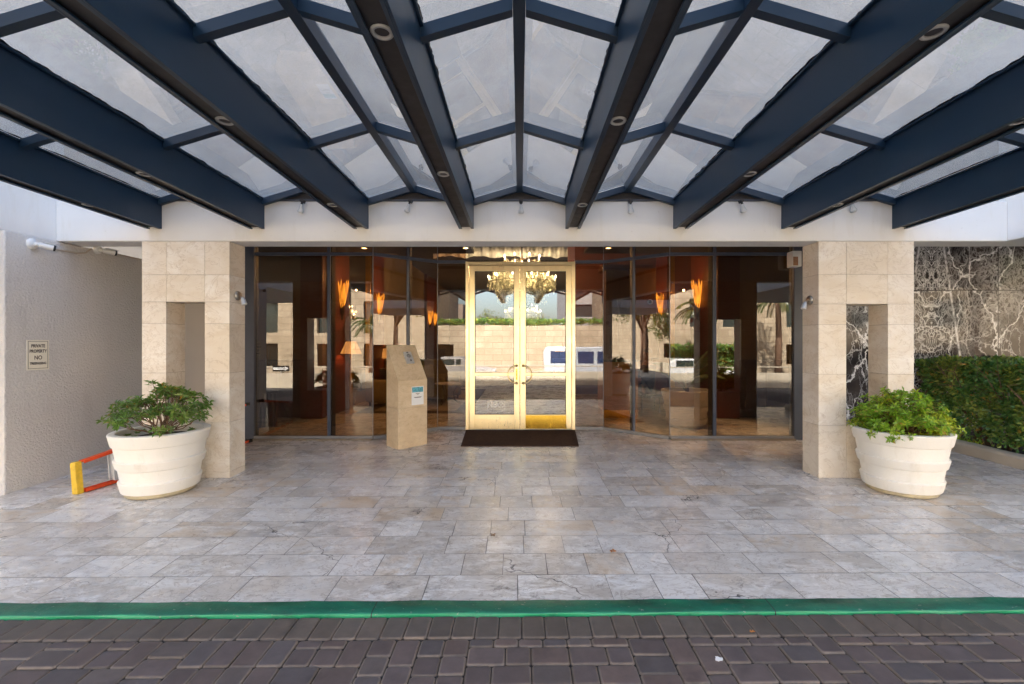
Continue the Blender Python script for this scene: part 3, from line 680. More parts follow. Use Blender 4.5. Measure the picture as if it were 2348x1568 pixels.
# ================================================================== GLASS FRONT
YG, YD = 7.18, 7.88
XL = lambda x: (x-1192)*YG/FPX
ZT, ZTOP = 3.085, 3.398        # transom bar, head of the glazing
def glass_front(side, xs, lab):
    # xs: outer end, mullion, corner A | mullion of slanted bay, corner B | door frame
    t = thing('window_wall', ((xs[0]+xs[-1])/2, YG, fz(YG)), lab, 'window wall')
    xo, xm1, xA, xB, xdoor = xs
    A = Vector((xA, YG, 0)); B = Vector((xB, YD, 0)); md = A.lerp(B, .52)
    segs = [((xo, YG), (xm1, YG)), ((xm1, YG), (xA, YG)), ((A.x, A.y), (md.x, md.y)), ((md.x, md.y), (B.x, B.y)), ((xB, YD), (xdoor, YD))]
    def pane(p, q, z0, z1, nm):
        p, q = Vector((*p, 0)), Vector((*q, 0)); d = (q-p).normalized(); p = p + d*.004; q = q - d*.004
        if p.x > q.x: p, q = q, p
        nrm = Vector((-(q-p).y, (q-p).x, 0)).normalized()
        if nrm.y < 0: nrm = -nrm
        o = nrm*.010
        m = MB(); m.hexa([(p.x,p.y,z0),(q.x,q.y,z0),(q.x+o.x,q.y+o.y,z0),(p.x+o.x,p.y+o.y,z0),(p.x,p.y,z1),(q.x,q.y,z1),(q.x+o.x,q.y+o.y,z1),(p.x+o.x,p.y+o.y,z1)])
        m.m = [1,1,0,1,1,1]; m.build(nm, [M['glass'], M['gedge']], t)
    def rail(nm, w_, z0, z1, mt, dy=0.0, seg=segs):
        m = MB()
        for p, q in seg:
            p, q = Vector((*p, 0)), Vector((*q, 0)); d = (q-p).normalized(); 
            m.bar(p + Vector((0, dy, (z0+z1)/2)), q + Vector((0, dy, (z0+z1)/2)), w_, z1-z0)
        m.build(nm, mt, t)
    for p, q in segs:
        f0 = fz(min(p[1], q[1]))
        pane(p, q, f0+.058, ZT-.026, 'glass_pane'); pane(p, q, ZT+.026, ZTOP, 'transom_pane')
    rail('transom_bar', .055, ZT-.025, ZT+.025, M['frame'])
    for p, q in segs:
        m = MB(); z = fz(min(p[1], q[1])); m.bar((p[0], p[1]-.005, z+.032), (q[0], q[1]-.005, z+.032), .07, .05); m.build('sill', M['grey'], t)
    m = MB(); z = fz(YG); m.bar((xo, YG-.07, z+.010), (xA, YG-.07, z+.010), .05, .02); m.build('base_strip', M['joint'], t)
    for p, w_, dpt in (((xm1, YG), .05, .15), ((md.x, md.y), .04, .14)):
        m = MB(); m.box(p[0]-w_/2, p[0]+w_/2, p[1]-.026, p[1]-.002, .2, ZTOP); m.build('mullion', M['frame'], t, bevel=.003)
        m = MB(); m.box(p[0]-w_*.7, p[0]+w_*.7, p[1]+.014, p[1]+dpt, .2, ZTOP); m.build('mullion_fin', M['brown'], t)
    for p in (A, B):
        m = MB(); m.tube([(p.x, p.y-.004, .2), (p.x, p.y-.004, ZTOP)], .006, 6); m.build('silicone_joint', M['grey'], t)
    m = MB(); s_ = -1 if side < 0 else 1
    a, b = (xo - .145, xo) if side < 0 else (xo, xo + .15)
    m.box(a, b, YG-.04, YG+.10, fz(YG), ZTOP); m.build('jamb', M['frame'], t, bevel=.004)
    return t
glass_front(-1, [XL(585), XL(755), XL(855), (1003-1192)*YD/FPX, (1068-1192)*YD/FPX], 'bronze glass window wall with a slanted bay, on the side of the intercom pedestal')
glass_front(1, [XL(1817), XL(1637), XL(1535), (1383-1192)*YD/FPX, (1317-1192)*YD/FPX], 'bronze glass window wall with a slanted bay, with a palm planter behind it')

# ------------------------------------------------------------------ brass doors
xd = lambda x: (x-1192)*YD/FPX
zd = lambda y: 1.7 - (y-784)*YD/FPX
z0 = fz(YD)
door = thing('entrance_doors', (0, YD, z0), 'pair of polished brass framed glass entrance doors with round pulls', 'door')
m = MB(); a, b, tpz = xd(1068), xd(1317.5), zd(601)
m.box(a, a+.055, YD-.06, YD+.08, z0, tpz); m.box(b-.055, b, YD-.06, YD+.08, z0, tpz); m.box(a+.056, b-.056, YD-.058, YD+.078, tpz-.055, tpz-.001)
m.build('door_frame', M['brass'], door, bevel=.003)
m = MB(); m.box(a+.056, b-.056, YD-.05, YD+.07, z0, z0+.012); m.build('threshold', M['steel'], door)
m = MB(); m.box(a, (a+b)/2-.01, YD-.004, YD+.006, ZT+.026, ZTOP); m.m = [1,1,0,1,1,1]; m.build('transom_pane', [M['doorglass'], M['gedge']], door)
m = MB(); m.box((a+b)/2+.01, b, YD-.004, YD+.006, ZT+.026, ZTOP); m.m = [1,1,0,1,1,1]; m.build('transom_pane', [M['doorglass'], M['gedge']], door)
for sgn in (-1, 1):
    xa, xb = (a+.060, xd(1191.6)-.004) if sgn < 0 else (xd(1191.6)+.004, b-.060)
    zt, zb = tpz-.062, z0+.016
    m = MB(); st = .096
    m.box(xa, xa+st, YD-.035, YD+.02, zb, zt); m.box(xb-st, xb, YD-.035, YD+.02, zb, zt)
    m.box(xa+st+.0005, xb-st-.0005, YD-.033, YD+.018, zt-.10, zt); m.box(xa+st+.0005, xb-st-.0005, YD-.033, YD+.018, zb, zd(949.5))
    leaf = m.build('door_leaf', M['brass'], door, bevel=.003)
    ga, gb = xa+st, xb-st
    m = MB(); m.box(ga, gb, YD-.012, YD-.004, zd(949.5), zt-.10); m.m = [1,1,0,1,1,1]; m.build('glass_pane', [M['doorglass'], M['gedge']], leaf)
    m = MB(); g0, g1, gz0, gz1 = ga, gb, zd(949.5), zt-.10                      # dark gasket round the pane
    for q in ((g0, g0+.008, gz0, gz1), (g1-.008, g1, gz0, gz1), (g0+.008, g1-.008, gz0, gz0+.010), (g0+.008, g1-.008, gz1-.008, gz1)): m.box(q[0], q[1], YD-.030, YD-.0125, q[2], q[3])
    m.build('gasket', M['brown'], leaf)
    m = MB(); m.box(ga, gb, YD-.066, YD-.040, zd(861), zd(853.5)); m.build('push_bar', M['brass'], leaf, bevel=.004)
    m = MB(); cx = xb-.052 if sgn < 0 else xa+.052; zc = zd(858); r_ = .150
    pts = [(cx, YD-.036, zc+r_)] + [(cx + sgn*r_*math.sin(math.pi*k/16), YD-.085, zc + r_*math.cos(math.pi*k/16)) for k in range(17)] + [(cx, YD-.036, zc-r_)]
    m.tube(pts, .011, 10)
    for s_ in (-1, 1): m.tube([(cx, YD-.050, zc+s_*r_), (cx, YD-.035, zc+s_*r_)], .024, 14)
    m.build('pull_handle', M['brass'], leaf, smooth=True)
    if sgn < 0:
        m = MB(); m.box(cx-.014, cx+.014, YD-.038, YD-.0352, zc-.10, zc+.10); m.build('lock_plate', M['goldplate'], leaf)
        m = MB(); 
        for q, zz in enumerate((.05, -.01, -.06)): m.tube([(cx, YD-.038, zc+zz), (cx, YD-.048, zc+zz)], .009, 12)
        m.tube([(cx-.012, YD-.045, zc+.03), (cx+.012, YD-.045, zc-.02)], .003, 6); m.build('lock', M['bronze'], leaf)
        # NO sticker, frosted lettering on the inside of the pane
        c = Vector((xd(1137.5), YD-.0135, zd(928.5)))
        Mt = Matrix.Translation(c + Vector((-.062, 0, .006))) @ Matrix.Rotation(R(90), 4, 'X')
        text_mesh('NO', .145, Mt, .0004, .003, 'decal_lettering', M['decal'], leaf, .78)
        m = MB()
        def ring(cx_, cz_, ro, ri, n=28):
            for k in range(n):
                a0, a1 = 2*math.pi*k/n, 2*math.pi*(k+1)/n
                m.poly([(cx_+ro*math.cos(a0), c.y, cz_+ro*math.sin(a0)), (cx_+ri*math.cos(a0), c.y, cz_+ri*math.sin(a0)), (cx_+ri*math.cos(a1), c.y, cz_+ri*math.sin(a1)), (cx_+ro*math.cos(a1), c.y, cz_+ro*math.sin(a1))])
        ring(c.x+.085, c.z, .052, .044)
        for s_ in (-1, 1): m.bar((c.x+.085-.034, c.y, c.z-.034*s_), (c.x+.085+.034, c.y, c.z+.034*s_), .0008, .010, (0,1,0) if 0 else (0,0,1))
        for q in ((-.152,-.147,-.072,.068), (.147,.152,-.072,.068), (-.147,.147,.063,.068)): m.box(c.x+q[0], c.x+q[1], c.y-.0004, c.y, c.z+q[2], c.z+q[3])
        m.build('decal_symbol', M['decal'], leaf)
    else:
        m = MB(); m.box(ga-.004, gb+.004, YD-.0365, YD-.0335, zb+.01, zd(951)); m.build('kick_plate', M['goldplate'], leaf, bevel=.001)

m = MB(); q = [F(1056,1024), F(1327,1024), F(1318,987), F(1068,987)]
m.hexa([p + Vector((0,0,.001)) for p in q] + [p + Vector((0,0,.014)) for p in q])
m.build('door_mat', M['mat'], label='brown coir mat in front of the brass doors', cat='doormat', bevel=.003, loc=(0,7.2,fz(7.2)))

# ------------------------------------------------------------------ intercom pedestal
p0, p1, p3 = F(912.5,1031), F(979,1017.7), F(883.7,1021.5)
ux = (p1-p0); ux.z = 0; wx = ux.length; ux.normalize(); uy = Vector((-ux.y, ux.x, 0)); dp = .345
zf = p0.z; zbk, zfr = 1.655, 1.135
ped = thing('intercom_pedestal', tuple(p0), 'slant-topped travertine pedestal with an intercom, beside the brass doors', 'pedestal')
W_ = lambda u, v, z: p0.xy.to_3d() + ux*u + uy*v + Vector((0,0,z))
m = MB(); zm = .73
m.hexa([W_(0,0,zf), W_(wx,0,zf), W_(wx,dp,zf), W_(0,dp,zf), W_(0,0,zm), W_(wx,0,zm), W_(wx,dp,zm), W_(0,dp,zm)])
m.hexa([W_(0,0,zm+.002), W_(wx,0,zm+.002), W_(wx,dp,zm+.002), W_(0,dp,zm+.002), W_(0,0,zfr), W_(wx,0,zfr), W_(wx,dp,zbk), W_(0,dp,zbk)])
m.build('body', M['trav2'], ped, bevel=.003)
sl = (W_(0,dp,zbk) - W_(0,0,zfr)).normalized(); nr = ux.cross(sl).normalized()
Mi = Matrix((( *ux, 0), (*sl, 0), (*nr, 0), (0,0,0,1))).transposed()
cpos = W_(wx*.60, 0, zfr) + sl*.385
m = MB(); m.obox((0,0,0), .125, .20, .03, M=Matrix.Translation(cpos + nr*.013) @ Mi)
ic = m.build('intercom_panel', M['steel'], ped, bevel=.003)
m = MB(); base = Matrix.Translation(cpos + nr*.029) @ Mi
for a in range(-3, 4):
    for b in range(-3, 4):
        if a*a+b*b < 11: m.obox((0,0,0), .006, .006, .002, M=base @ Matrix.Translation((a*.010, .025+b*.010, 0)))
m.obox((0,0,0), .03, .012, .002, M=base @ Matrix.Translation((-.005, .085, 0)))
m.build('speaker_grille', M['black'], ic)
m = MB(); m.obox((0,0,0), .022, .022, .004, M=base @ Matrix.Translation((.012, -.055, 0))); m.build('call_button', M['ink'], ic)
nfc = -uy
m = MB(); cN = W_(wx*.66, 0, .905) + nfc*.002; Mn = Matrix(((*ux, 0), (0,0,1,0), (*nfc, 0), (0,0,0,1))).transposed()
m.obox((0,0,0), .205, .275, .0015, M=Matrix.Translation(cN) @ Mn)
nt_ = m.build('paper_notice', M['paper'], None, label='white paper notice with a blue picture taped to the stone pedestal', cat='notice', loc=tuple(cN)); ORG[nt_.name] = tuple(cN)
m = MB(); m.obox((0,0,0), .185, .075, .001, M=Matrix.Translation(cN + nfc*.0015 + Vector((0,0,.088))) @ Mn); m.build('picture', M['printblue'], nt_)
m = MB()
for zz, ww in ((.030,.07),(.018,.03),(-.022,.13),(-.029,.10)): m.obox((0,0,0), ww, .0055, .0006, M=Matrix.Translation(cN + nfc*.0014 + Vector((0,0,zz))) @ Mn)
m.build('print', M['ink'], nt_)

# ------------------------------------------------------------------ planters
def planter(loc, lab, name='planter'):
    t = local(thing(name, (0,0,0), lab, 'planter'))
    H_ = .655
    prof = [(.300,.0),(.308,.012),(.312,.040)]
    m = MB(); m.lathe([(.001,.0)] + prof, n=64); m.build('foot', M['potfoot'], t, smooth=True)
    def rad(z): return .318 + (.425-.318)*z/H_
    m = MB(); pr = [(.310,.038)]
    for z0_, z1_, out in ((.042,.165,1), (.168,.285,0), (.288,.388,1), (.391,.520,0), (.523,H_,1)):
        o = .015 if out else -.004
        if out: pr += [(rad(z0_)+o-.016, z0_), (rad(z0_)+o-.004, z0_+.006), (rad(z0_)+o, z0_+.016), (rad(z1_)+o, z1_-.016), (rad(z1_)+o-.004, z1_-.005), (rad(z1_)+o-.018, z1_)]
        else: pr += [(rad(z0_)+o, z0_), (rad(z1_)+o, z1_)]
    pr += [(rad(H_)-.045, H_), (rad(H_)-.052, H_-.006), (rad(H_)-.055, H_-.05), (.34, H_-.16)]
    m.lathe(pr, n=72); o = m.build('pot_wall', M['pot'], t, smooth=True)
    md_ = o.modifiers.new('edges', 'EDGE_SPLIT'); md_.split_angle = R(24)
    m = MB(); nr_ = [(.001,.585),(.1,.592),(.2,.580),(.3,.575),(.362,.565)]
    m.lathe(nr_, n=40); m.build('soil', M['soil'], t, smooth=True)
    t.location = loc
    return t
PL, PR = Vector((-3.84, 4.875, fz(4.875))), Vector((4.10, 4.90, fz(4.9)))
pl = planter(PL, 'round white planter with stepped bands and a sparse shrub, by the stucco wall')
pr_ = dup(pl, PR, 1.2, 'round white planter with stepped bands and a bright full shrub, by the marble wall')

def shrub(loc, lab, n, leafmat, spread, height, subs, seed, lw, low=.72):
    rr = random.Random(seed)
    t = local(thing('shrub', (0,0,0), lab, 'shrub'))
    br = MB(); lf = MB(); tips = []
    for k in range(n):
        az = 2.39996*k + rr.uniform(-.35,.35); q = math.sqrt((k+.5)/n)*rr.uniform(.85,1.08)
        ex, ey = math.cos(az)*spread*q, math.sin(az)*spread*q
        ez = height*(1 - .62*q*q)*rr.uniform(low, 1.08)
        b0 = Vector((rr.uniform(-.05,.05), rr.uniform(-.05,.05), 0)); e = Vector((ex, ey, ez))
        mid = b0.lerp(e, .5) + Vector((rr.uniform(-.04,.04), rr.uniform(-.04,.04), rr.uniform(-.06,.01)))
        br.tube([b0, b0.lerp(mid,.55)+Vector((0,0,.02)), mid, e], [.008,.0065,.005,.003], 5); tips.append((e, (e-mid).normalized()))
        for j in range(subs):
            d = Vector((rr.gauss(0,1), rr.gauss(0,1), rr.uniform(-.5,.7))).normalized(); s_ = mid.lerp(e, rr.uniform(.55,.9))
            e2 = e + d*rr.uniform(.06,.12); e2.z = max(e2.z, .03); br.tube([s_, s_.lerp(e2,.5)+Vector((0,0,.01)), e2], [.0035,.003,.002], 4); tips.append((e2, (e2-s_).normalized()))
    for e, d in tips:
        nl = rr.randint(11, 17); d = (d + Vector((0,0,.6))).normalized(); a = d.orthogonal().normalized(); b = d.cross(a)
        for j in range(nl):
            az = 2.39996*j + rr.uniform(-.3,.3); el = rr.uniform(-.35, .8)
            dd = (a*math.cos(az) + b*math.sin(az))*math.cos(el) + d*math.sin(el)
            lf.leaf(e - d*rr.uniform(0,.045), dd, d.cross(dd), rr.uniform(.042,.075)*lw, rr.uniform(.015,.024)*lw)
    for k in range(n//3):                              # low sprouts at the soil
        az = rr.uniform(0, 6.28); q = rr.uniform(.5, .78)*.4; e = Vector((math.cos(az)*q, math.sin(az)*q, .04))
        for j in range(12):
            a_ = 2.4*j; lf.leaf(e, (math.cos(a_), math.sin(a_), rr.uniform(.1,1)), (-math.sin(a_), math.cos(a_), 0), rr.uniform(.03,.05), .016)
    br.build('stem', M['bark'], t, smooth=True); lf.build('foliage', leafmat, t)
    t.location = loc; return t
shrub(PL + Vector((.02,-.02,.585)), 'sparse azalea shrub with bare twigs, growing in the planter by the stucco wall', 36, M['leafA'], .44, .50, 3, 12, 1.1)
shrub(PR + Vector((0,0,.585)), 'dense bright green azalea shrub, growing in the planter by the marble wall', 120, M['leafB'], .42, .47, 3, 9, .95, .28)
# low weeds at the rim of the sparse planter stay with the soil
# ------------------------------------------------------------------ hedge and bed edging
def hedge(x0, x1, y0, y1, zb, zt, n, lab, seed, L=(.045,.075), mt=None):
    rr = random.Random(seed); t = thing('hedge', ((x0+x1)/2, (y0+y1)/2, zb), lab, 'hedge')
    lf = MB()
    for k in range(n):
        f = rr.random()
        dp_ = abs(rr.gauss(0, .075)) if rr.random() < .72 else rr.uniform(.05, .40); xx, yy, zz = rr.uniform(x0,x1), rr.uniform(y0,y1), zb + .06 + (zt-zb-.06)*rr.random()**.85
        A_ = [(y1-y0)*(zt-zb)*1.0, (x1-x0)*(zt-zb)*.8, (x1-x0)*(y1-y0)*.8]; f *= sum(A_)
        if f < A_[0]: xx = x0 + dp_ + .05*math.sin(yy*5+zz*3) + .03*math.sin(yy*13-zz*11); nrm = Vector((-1,0,.25))
        elif f < A_[0]+A_[1]: yy = y0 + dp_ + .05*math.sin(xx*6+zz*4); nrm = Vector((0,-1,.25))
        else: zz = zt - dp_*.8 + .035*math.sin(xx*7+yy*5) + .02*math.sin(xx*17); nrm = Vector((0,0,1))
        if zz < zb + .30 and rr.random() > (zz-zb)/.30: continue
        if math.sin(yy*9.1+zz*7.3)*math.sin(zz*11.7-xx*5) > .78 and rr.random() < .8: continue     # thin spots
        d = (Vector((rr.gauss(0,1), rr.gauss(0,1), rr.gauss(0,.8)-.2)) + nrm*.5).normalized()
        sd = d.cross(nrm + Vector((rr.gauss(0,.6), rr.gauss(0,.6), rr.gauss(0,.6))))
        if sd.length < .01: continue
        l_ = rr.uniform(*L); lf.leaf((xx,yy,zz), d, sd, l_, l_*rr.uniform(.55,.72), .18)
    lf.build('foliage', mt or M['leafH'], t)
    br = MB(); yy = y0 + .15
    while yy < y1 - .05:
        for q in range(4):
            bx, by = x0 + rr.uniform(.12,.35), yy + rr.uniform(-.1,.1)
            p_ = Vector((bx, by, zb-.02)); pts = [p_]; d = Vector((rr.uniform(-.4,.4), rr.uniform(-.5,.5), 1))
            for s_ in range(5): p_ = p_ + d.normalized()*(zt-zb)*.19; pts.append(p_); d += Vector((rr.uniform(-.35,.25), rr.uniform(-.35,.35), 0))
            br.tube(pts, [.022,.018,.014,.010,.007,.004], 5)
            for s_ in range(10):
                a_ = pts[rr.randint(1,5)]; br.tube([a_, a_ + Vector((rr.uniform(-.25,.1), rr.uniform(-.2,.2), rr.uniform(-.02,.22)))], [.005,.002], 4)
        yy += .33
    br.build('stem', M['bark'], t, smooth=True)
    return t
hedge(6.33, 7.7, 4.3, 7.27, .25, 1.42, 40000, 'clipped dark green hedge in front of the veined marble wall', 3)
m = MB(); c0, c1 = Vector((6.10, 7.29)), Vector((6.26, 3.6)); n_ = 30
ring_ = [(-.005,0),(-.005,.12),(.012,.148),(.05,.158),(.14,.158),(.155,.14),(.155,0)]
rows = []
for k in range(n_+1):
    c = c0.lerp(c1, k/n_); rows.append([m.vert((c.x + a + rng.uniform(-.003,.003), c.y, fz(c.y) + b + rng.uniform(-.003,.003))) for a, b in ring_])
for a, b in zip(rows, rows[1:]):
    for i in range(len(ring_)-1): m.face([a[i], b[i], b[i+1], a[i+1]])
m.face(rows[0]); m.face(rows[-1][::-1])
m.build('bed_edging', M['parapet'], label='weathered concrete edging round the planting bed', cat='edging', smooth=False, loc=(6.15,6,fz(6)))
m = MB(); rr = random.Random(31)
for k in range(420):
    xx, yy = rr.uniform(6.27,6.42), rr.uniform(4.4,6.9)
    if math.sin(yy*4) < -.1: continue
    d = Vector((rr.uniform(-1,.5), rr.uniform(-.8,.8), rr.uniform(.5,1.4))); m.leaf((xx,yy,.245), d, d.cross(Vector((rr.gauss(0,1),1,0))), rr.uniform(.06,.15), .008)
m.build('grass', M['leafB'], kind='stuff', label='thin grass growing in the bed beside the edging')

# ------------------------------------------------------------------ ladder lying on its side
la, lb = Vector((-4.62, 4.74)), Vector((-4.16, 6.98)); L_ = (lb-la).length
lad = thing('step_ladder', (la.x, la.y, fz(la.y)), 'orange step ladder with yellow cap, lying on its side behind the planter', 'ladder', rz=math.atan2(lb.y-la.y, lb.x-la.x) - R(90))
ORG[lad.name] = (0,0,0); lad.rotation_euler.x = math.atan(SLOPE); lad.rotation_euler.y = R(-4)
def lz(y): return .335 + (.60-.335)*y/L_
def chan(m, x0, x1, za, zb_, y0, y1):       # C channel rail
    m.hexa([(x0,y0,za[0]),(x1,y0,za[0]),(x1,y1,za[1]),(x0,y1,za[1]),(x0,y0,zb_[0]),(x1,y0,zb_[0]),(x1,y1,zb_[1]),(x0,y1,zb_[1])])
for nm, x0 in (('rail', -.04),):
    for top_ in (0, 1):
        m = MB(); y0, y1 = .07, L_ - (.0 if x0 < 0 else .1)
        za = (.006, .006) if not top_ else (lz(y0)-.034, lz(y1)-.034)
        chan(m, x0, x0+.075, za, (za[0]+.007, za[1]+.007), y0, y1) if top_ == 0 else chan(m, x0, x0+.075, (za[0]+.024, za[1]+.024), (za[0]+.031, za[1]+.031), y0, y1)
        chan(m, x0, x0+.006, (za[0]+.0072,)*2 if top_ == 0 else (za[0], za[1]), (za[0]+.031, za[1]+.031) if top_ == 0 else (za[0]+.0238, za[1]+.0238), y0, y1)
        chan(m, x0+.069, x0+.075, (za[0]+.0072,)*2 if top_ == 0 else (za[0], za[1]), (za[0]+.031, za[1]+.031) if top_ == 0 else (za[0]+.0238, za[1]+.0238), y0, y1)
        r_ = m.build(nm, M['orange'], lad)
        m = MB(); zc = za[1] if top_ else .004; m.box(x0-.012, x0+.087, y1-.03, y1+.035, zc-.003, zc+.045); m.build('rubber_foot', M['black'], r_, bevel=.005)
m = MB(); m.box(-.040, .022, 0, .056, .002, .338); m.box(-.045, .027, -.010, .0, .006, .332)
m.build('top_cap', M['yellow'], lad, bevel=.008)
k = 0; y = .36
while y < L_ - .2:
    m = MB(); m.box(-.034, .052, y, y+.018, .038, lz(y)-.036); m.box(-.034, -.026, y-.02, y-.0005, .040, lz(y)-.038); m.box(.044, .052, y-.02, y-.0005, .040, lz(y)-.038)
    m.build('step', M['steel'], lad); y += .305
for y in (.45, 1.2):
    m = MB(); m.bar((.10, y, .05), (.10, y+.35, lz(y+.35)-.05), .03, .004); m.build('brace', M['steel'], lad)

# ------------------------------------------------------------------ sign, cameras, lamps on the walls
Xw = -5.36
sg = thing('warning_sign', (Xw, 5.06, 1.56), 'ivory PRIVATE PROPERTY NO TRESPASSING sign on the stucco wall', 'sign')
sy0, sy1 = FPX*5.36/(1192-60), FPX*5.36/(1192-112); sm = (sy0+sy1)/2; zc = 1.7 - (813.5-784)*sm/FPX
hh, hw = .166, (sy1-sy0)/2
m = MB(); m.box(Xw, Xw+.004, sm-hw, sm+hw, zc-hh, zc+hh); m.build('plate', M['signface'], sg, bevel=.0015)
m = MB(); i_, t_ = .014, .004
for q in ((-hw+i_, hw-i_, hh-i_-t_, hh-i_), (-hw+i_, hw-i_, -hh+i_, -hh+i_+t_), (-hw+i_, -hw+i_+t_, -hh+i_+t_, hh-i_-t_), (hw-i_-t_, hw-i_, -hh+i_+t_, hh-i_-t_)):
    m.box(Xw+.004, Xw+.0052, sm+q[0], sm+q[1], zc+q[2], zc+q[3])
m.build('border', M['ink'], sg)
for body, size, dz, sx in (('PRIVATE', .049, .098, .80), ('PROPERTY', .049, .040, .78), ('NO', .062, -.032, .85), ('TRESPASSING', .036, -.095, .80)):
    Mt = Matrix.Translation((Xw+.0052, sm, zc+dz)) @ Matrix.Rotation(R(90), 4, 'Z') @ Matrix.Rotation(R(90), 4, 'X')
    text_mesh(body, size, Mt, .0004, .0012, 'lettering', M['ink'], sg, sx)

def cctv(px, py, X, lab, aim):
    Y = FPX*abs(X)/(1192-px); z = 1.7 - (py-784)*Y/FPX
    t = thing('security_camera', (X, Y, z), lab, 'security camera', 'cameras on the stucco wall')
    m = MB(); Mx = Matrix.Translation((X, Y, z)) @ Matrix.Rotation(R(90), 4, 'Y')
    m.lathe([(.058,0),(.058,.018),(.046,.03),(.026,.036),(.001,.037)], M=Mx, n=24); m.build('base', M['white'], t, smooth=True)
    d = Vector(aim).normalized(); j = Vector((X+.055, Y, z-.004))
    m = MB(); m.tube([(X+.03,Y,z), j], .016, 10); m.sphere(j, .024, 12, 8); m.build('joint', M['white'], t, smooth=True)
    e = j + d*.165; m = MB(); m.tube([j + d*.01, j + d*.03, j + d*.135], [.018,.031,.033], 18)
    b = m.build('body', M['white'], t, smooth=False, bevel=.002)
    m = MB(); m.tube([j + d*.135, j + d*.152], [.0335,.033], 18); m.tube([j + d*.152, j + d*.154], [.014,.014], 12); m.build('lens_face', M['black'], b)
    up = Vector((0,0,1)); m = MB(); m.bar(j + d*.05 + up*.036, j + d*.175 + up*.036, .052, .004); m.build('sun_shield', M['white'], b)
    return Vector((X, Y, z))
c1_ = cctv(72, 559, Xw, 'white bullet camera on the stucco wall, the one nearer the street', (.62, .62, -.16))
c2_ = cctv(222, 572, Xw, 'white bullet camera on the stucco wall, the one nearer the glass', (.45, .75, -.12))
def Wp(px, py, off=.010): Y = FPX*5.36/(1192-px); return Vector((Xw+off, Y, 1.7-(py-784)*Y/FPX))
m = MB(); pts = [Wp(85,562), Wp(140,574), Wp(178,581), Wp(194,580), Wp(203,573), Wp(207,560)]; pts[-1].z = 2.862; m.tube(pts, .010, 8)
m.build('conduit', M['tanwall'], label='thin conduit curving up from the street-side camera to the soffit', cat='conduit', smooth=True, loc=tuple(pts[0]))
m = MB(); pts = [Wp(240,577), Wp(290,588), Wp(345,600), Wp(420,616)]; m.tube(pts, .010, 8)
m.build('conduit', M['tanwall'], label='thin straight conduit running inward from the glass-side camera', cat='conduit', smooth=True, loc=tuple(pts[0]))
def walllamp(side, px, py, lab):
    X = xp(526)+.0 if side < 0 else xp(1876); s_ = 1 if side < 0 else -1
    Y = FA + .15; z = 1.7 - (py-784)*Y/FPX
    t = thing('pillar_spotlight', (X, Y, z), lab, 'wall lamp', 'small spotlights on the pillars')
    m = MB(); Mx = Matrix.Translation((X, Y, z)) @ Matrix.Rotation(R(90)*s_, 4, 'Y')
    m.lathe([(.055,0),(.055,.012),(.048,.022),(.001,.025)], M=Mx, n=24); m.build('base', M['nickel'], t, smooth=True)
    h = Vector((X + s_*.075, Y-.02, z-.035)); m = MB(); m.tube([(X+s_*.02, Y, z), h], .008, 8); m.build('arm', M['nickel'], t)
    d = Vector((s_*.35, -.1, -1)).normalized(); m = MB(); m.tube([h - d*.01, h + d*.02, h + d*.075], [.018,.026,.030], 16); hd = m.build('head', M['steel'], t, smooth=False)
    m = MB(); m.tube([h + d*.0752, h + d*.080], [.027,.024], 16); m.build('lens', M['bulbglass'], hd)
walllamp(-1, 547, 678, 'small nickel spotlight on the inner face of the pillar by the stucco wall')
walllamp(1, 1857, 688, 'small nickel spotlight on the inner face of the pillar by the hedge')
c = P(1826, 594, 7.02)
t = thing('speaker_box', tuple(c), 'white wall box with a rusty panel, high on the blue jamb', 'box')
m = MB(); m.box(c.x-.085, c.x+.055, 6.98, 7.138, c.z-.12, c.z+.12); m.build('housing', M['white'], t, bevel=.008)
m = MB(); m.box(c.x-.078, c.x-.005, 6.975, 6.9795, c.z-.105, c.z+.03); m.build('panel', M['spk'], t)

# fallen leaves, gum
def fallen(px, py, r_, mt, lab, pv=0):
    p = F(px, py); 
    m = MB(); 
    for k in range(5):
        a = 2*math.pi*k/5 + px; m.leaf((p.x, p.y, p.z+.004), (math.cos(a), math.sin(a), .35*((k % 2)+.3)), (-math.sin(a), math.cos(a), .2), r_, r_*.6, .3)
    m.build('fallen_leaf', mt, label=lab, cat='leaf', loc=tuple(p))
fallen(1405, 1265, .030, M['dryorange'], 'small crumpled orange leaf lying on the pale paving')
fallen(1130, 1228, .028, M['drybrown'], 'dark brown curled leaf lying on the pale paving')
Yp = 1.73*FPX/(1458-760); p = Vector(((1722-1192)*Yp/FPX, Yp, .023*Yp-.009))
m = MB(); m.leaf(p, (1,.3,.1), (0,1,.1), .03, .018); m.leaf(p, (.2,1,.1), (1,0,.1), .022, .014); m.build('fallen_leaf', M['dryorange'], label='tiny orange leaf caught on the driveway cobbles', cat='leaf', loc=tuple(p))
Yp = 1.73*FPX/(1519-760); p = Vector(((1648-1192)*Yp/FPX, Yp, .023*Yp-.0125)); m = MB()
ri = [(p.x + (.020+.006*math.sin(k*2.1))*math.cos(k*math.pi/6), p.y + (.016+.005*math.cos(k*1.7))*math.sin(k*math.pi/6), p.z) for k in range(12)]
m.prism(ri, (0,0,.004)); m.build('gum_spot', M['paper'], label='flattened grey white gum spot on the cobbles', cat='gum', loc=tuple(p))

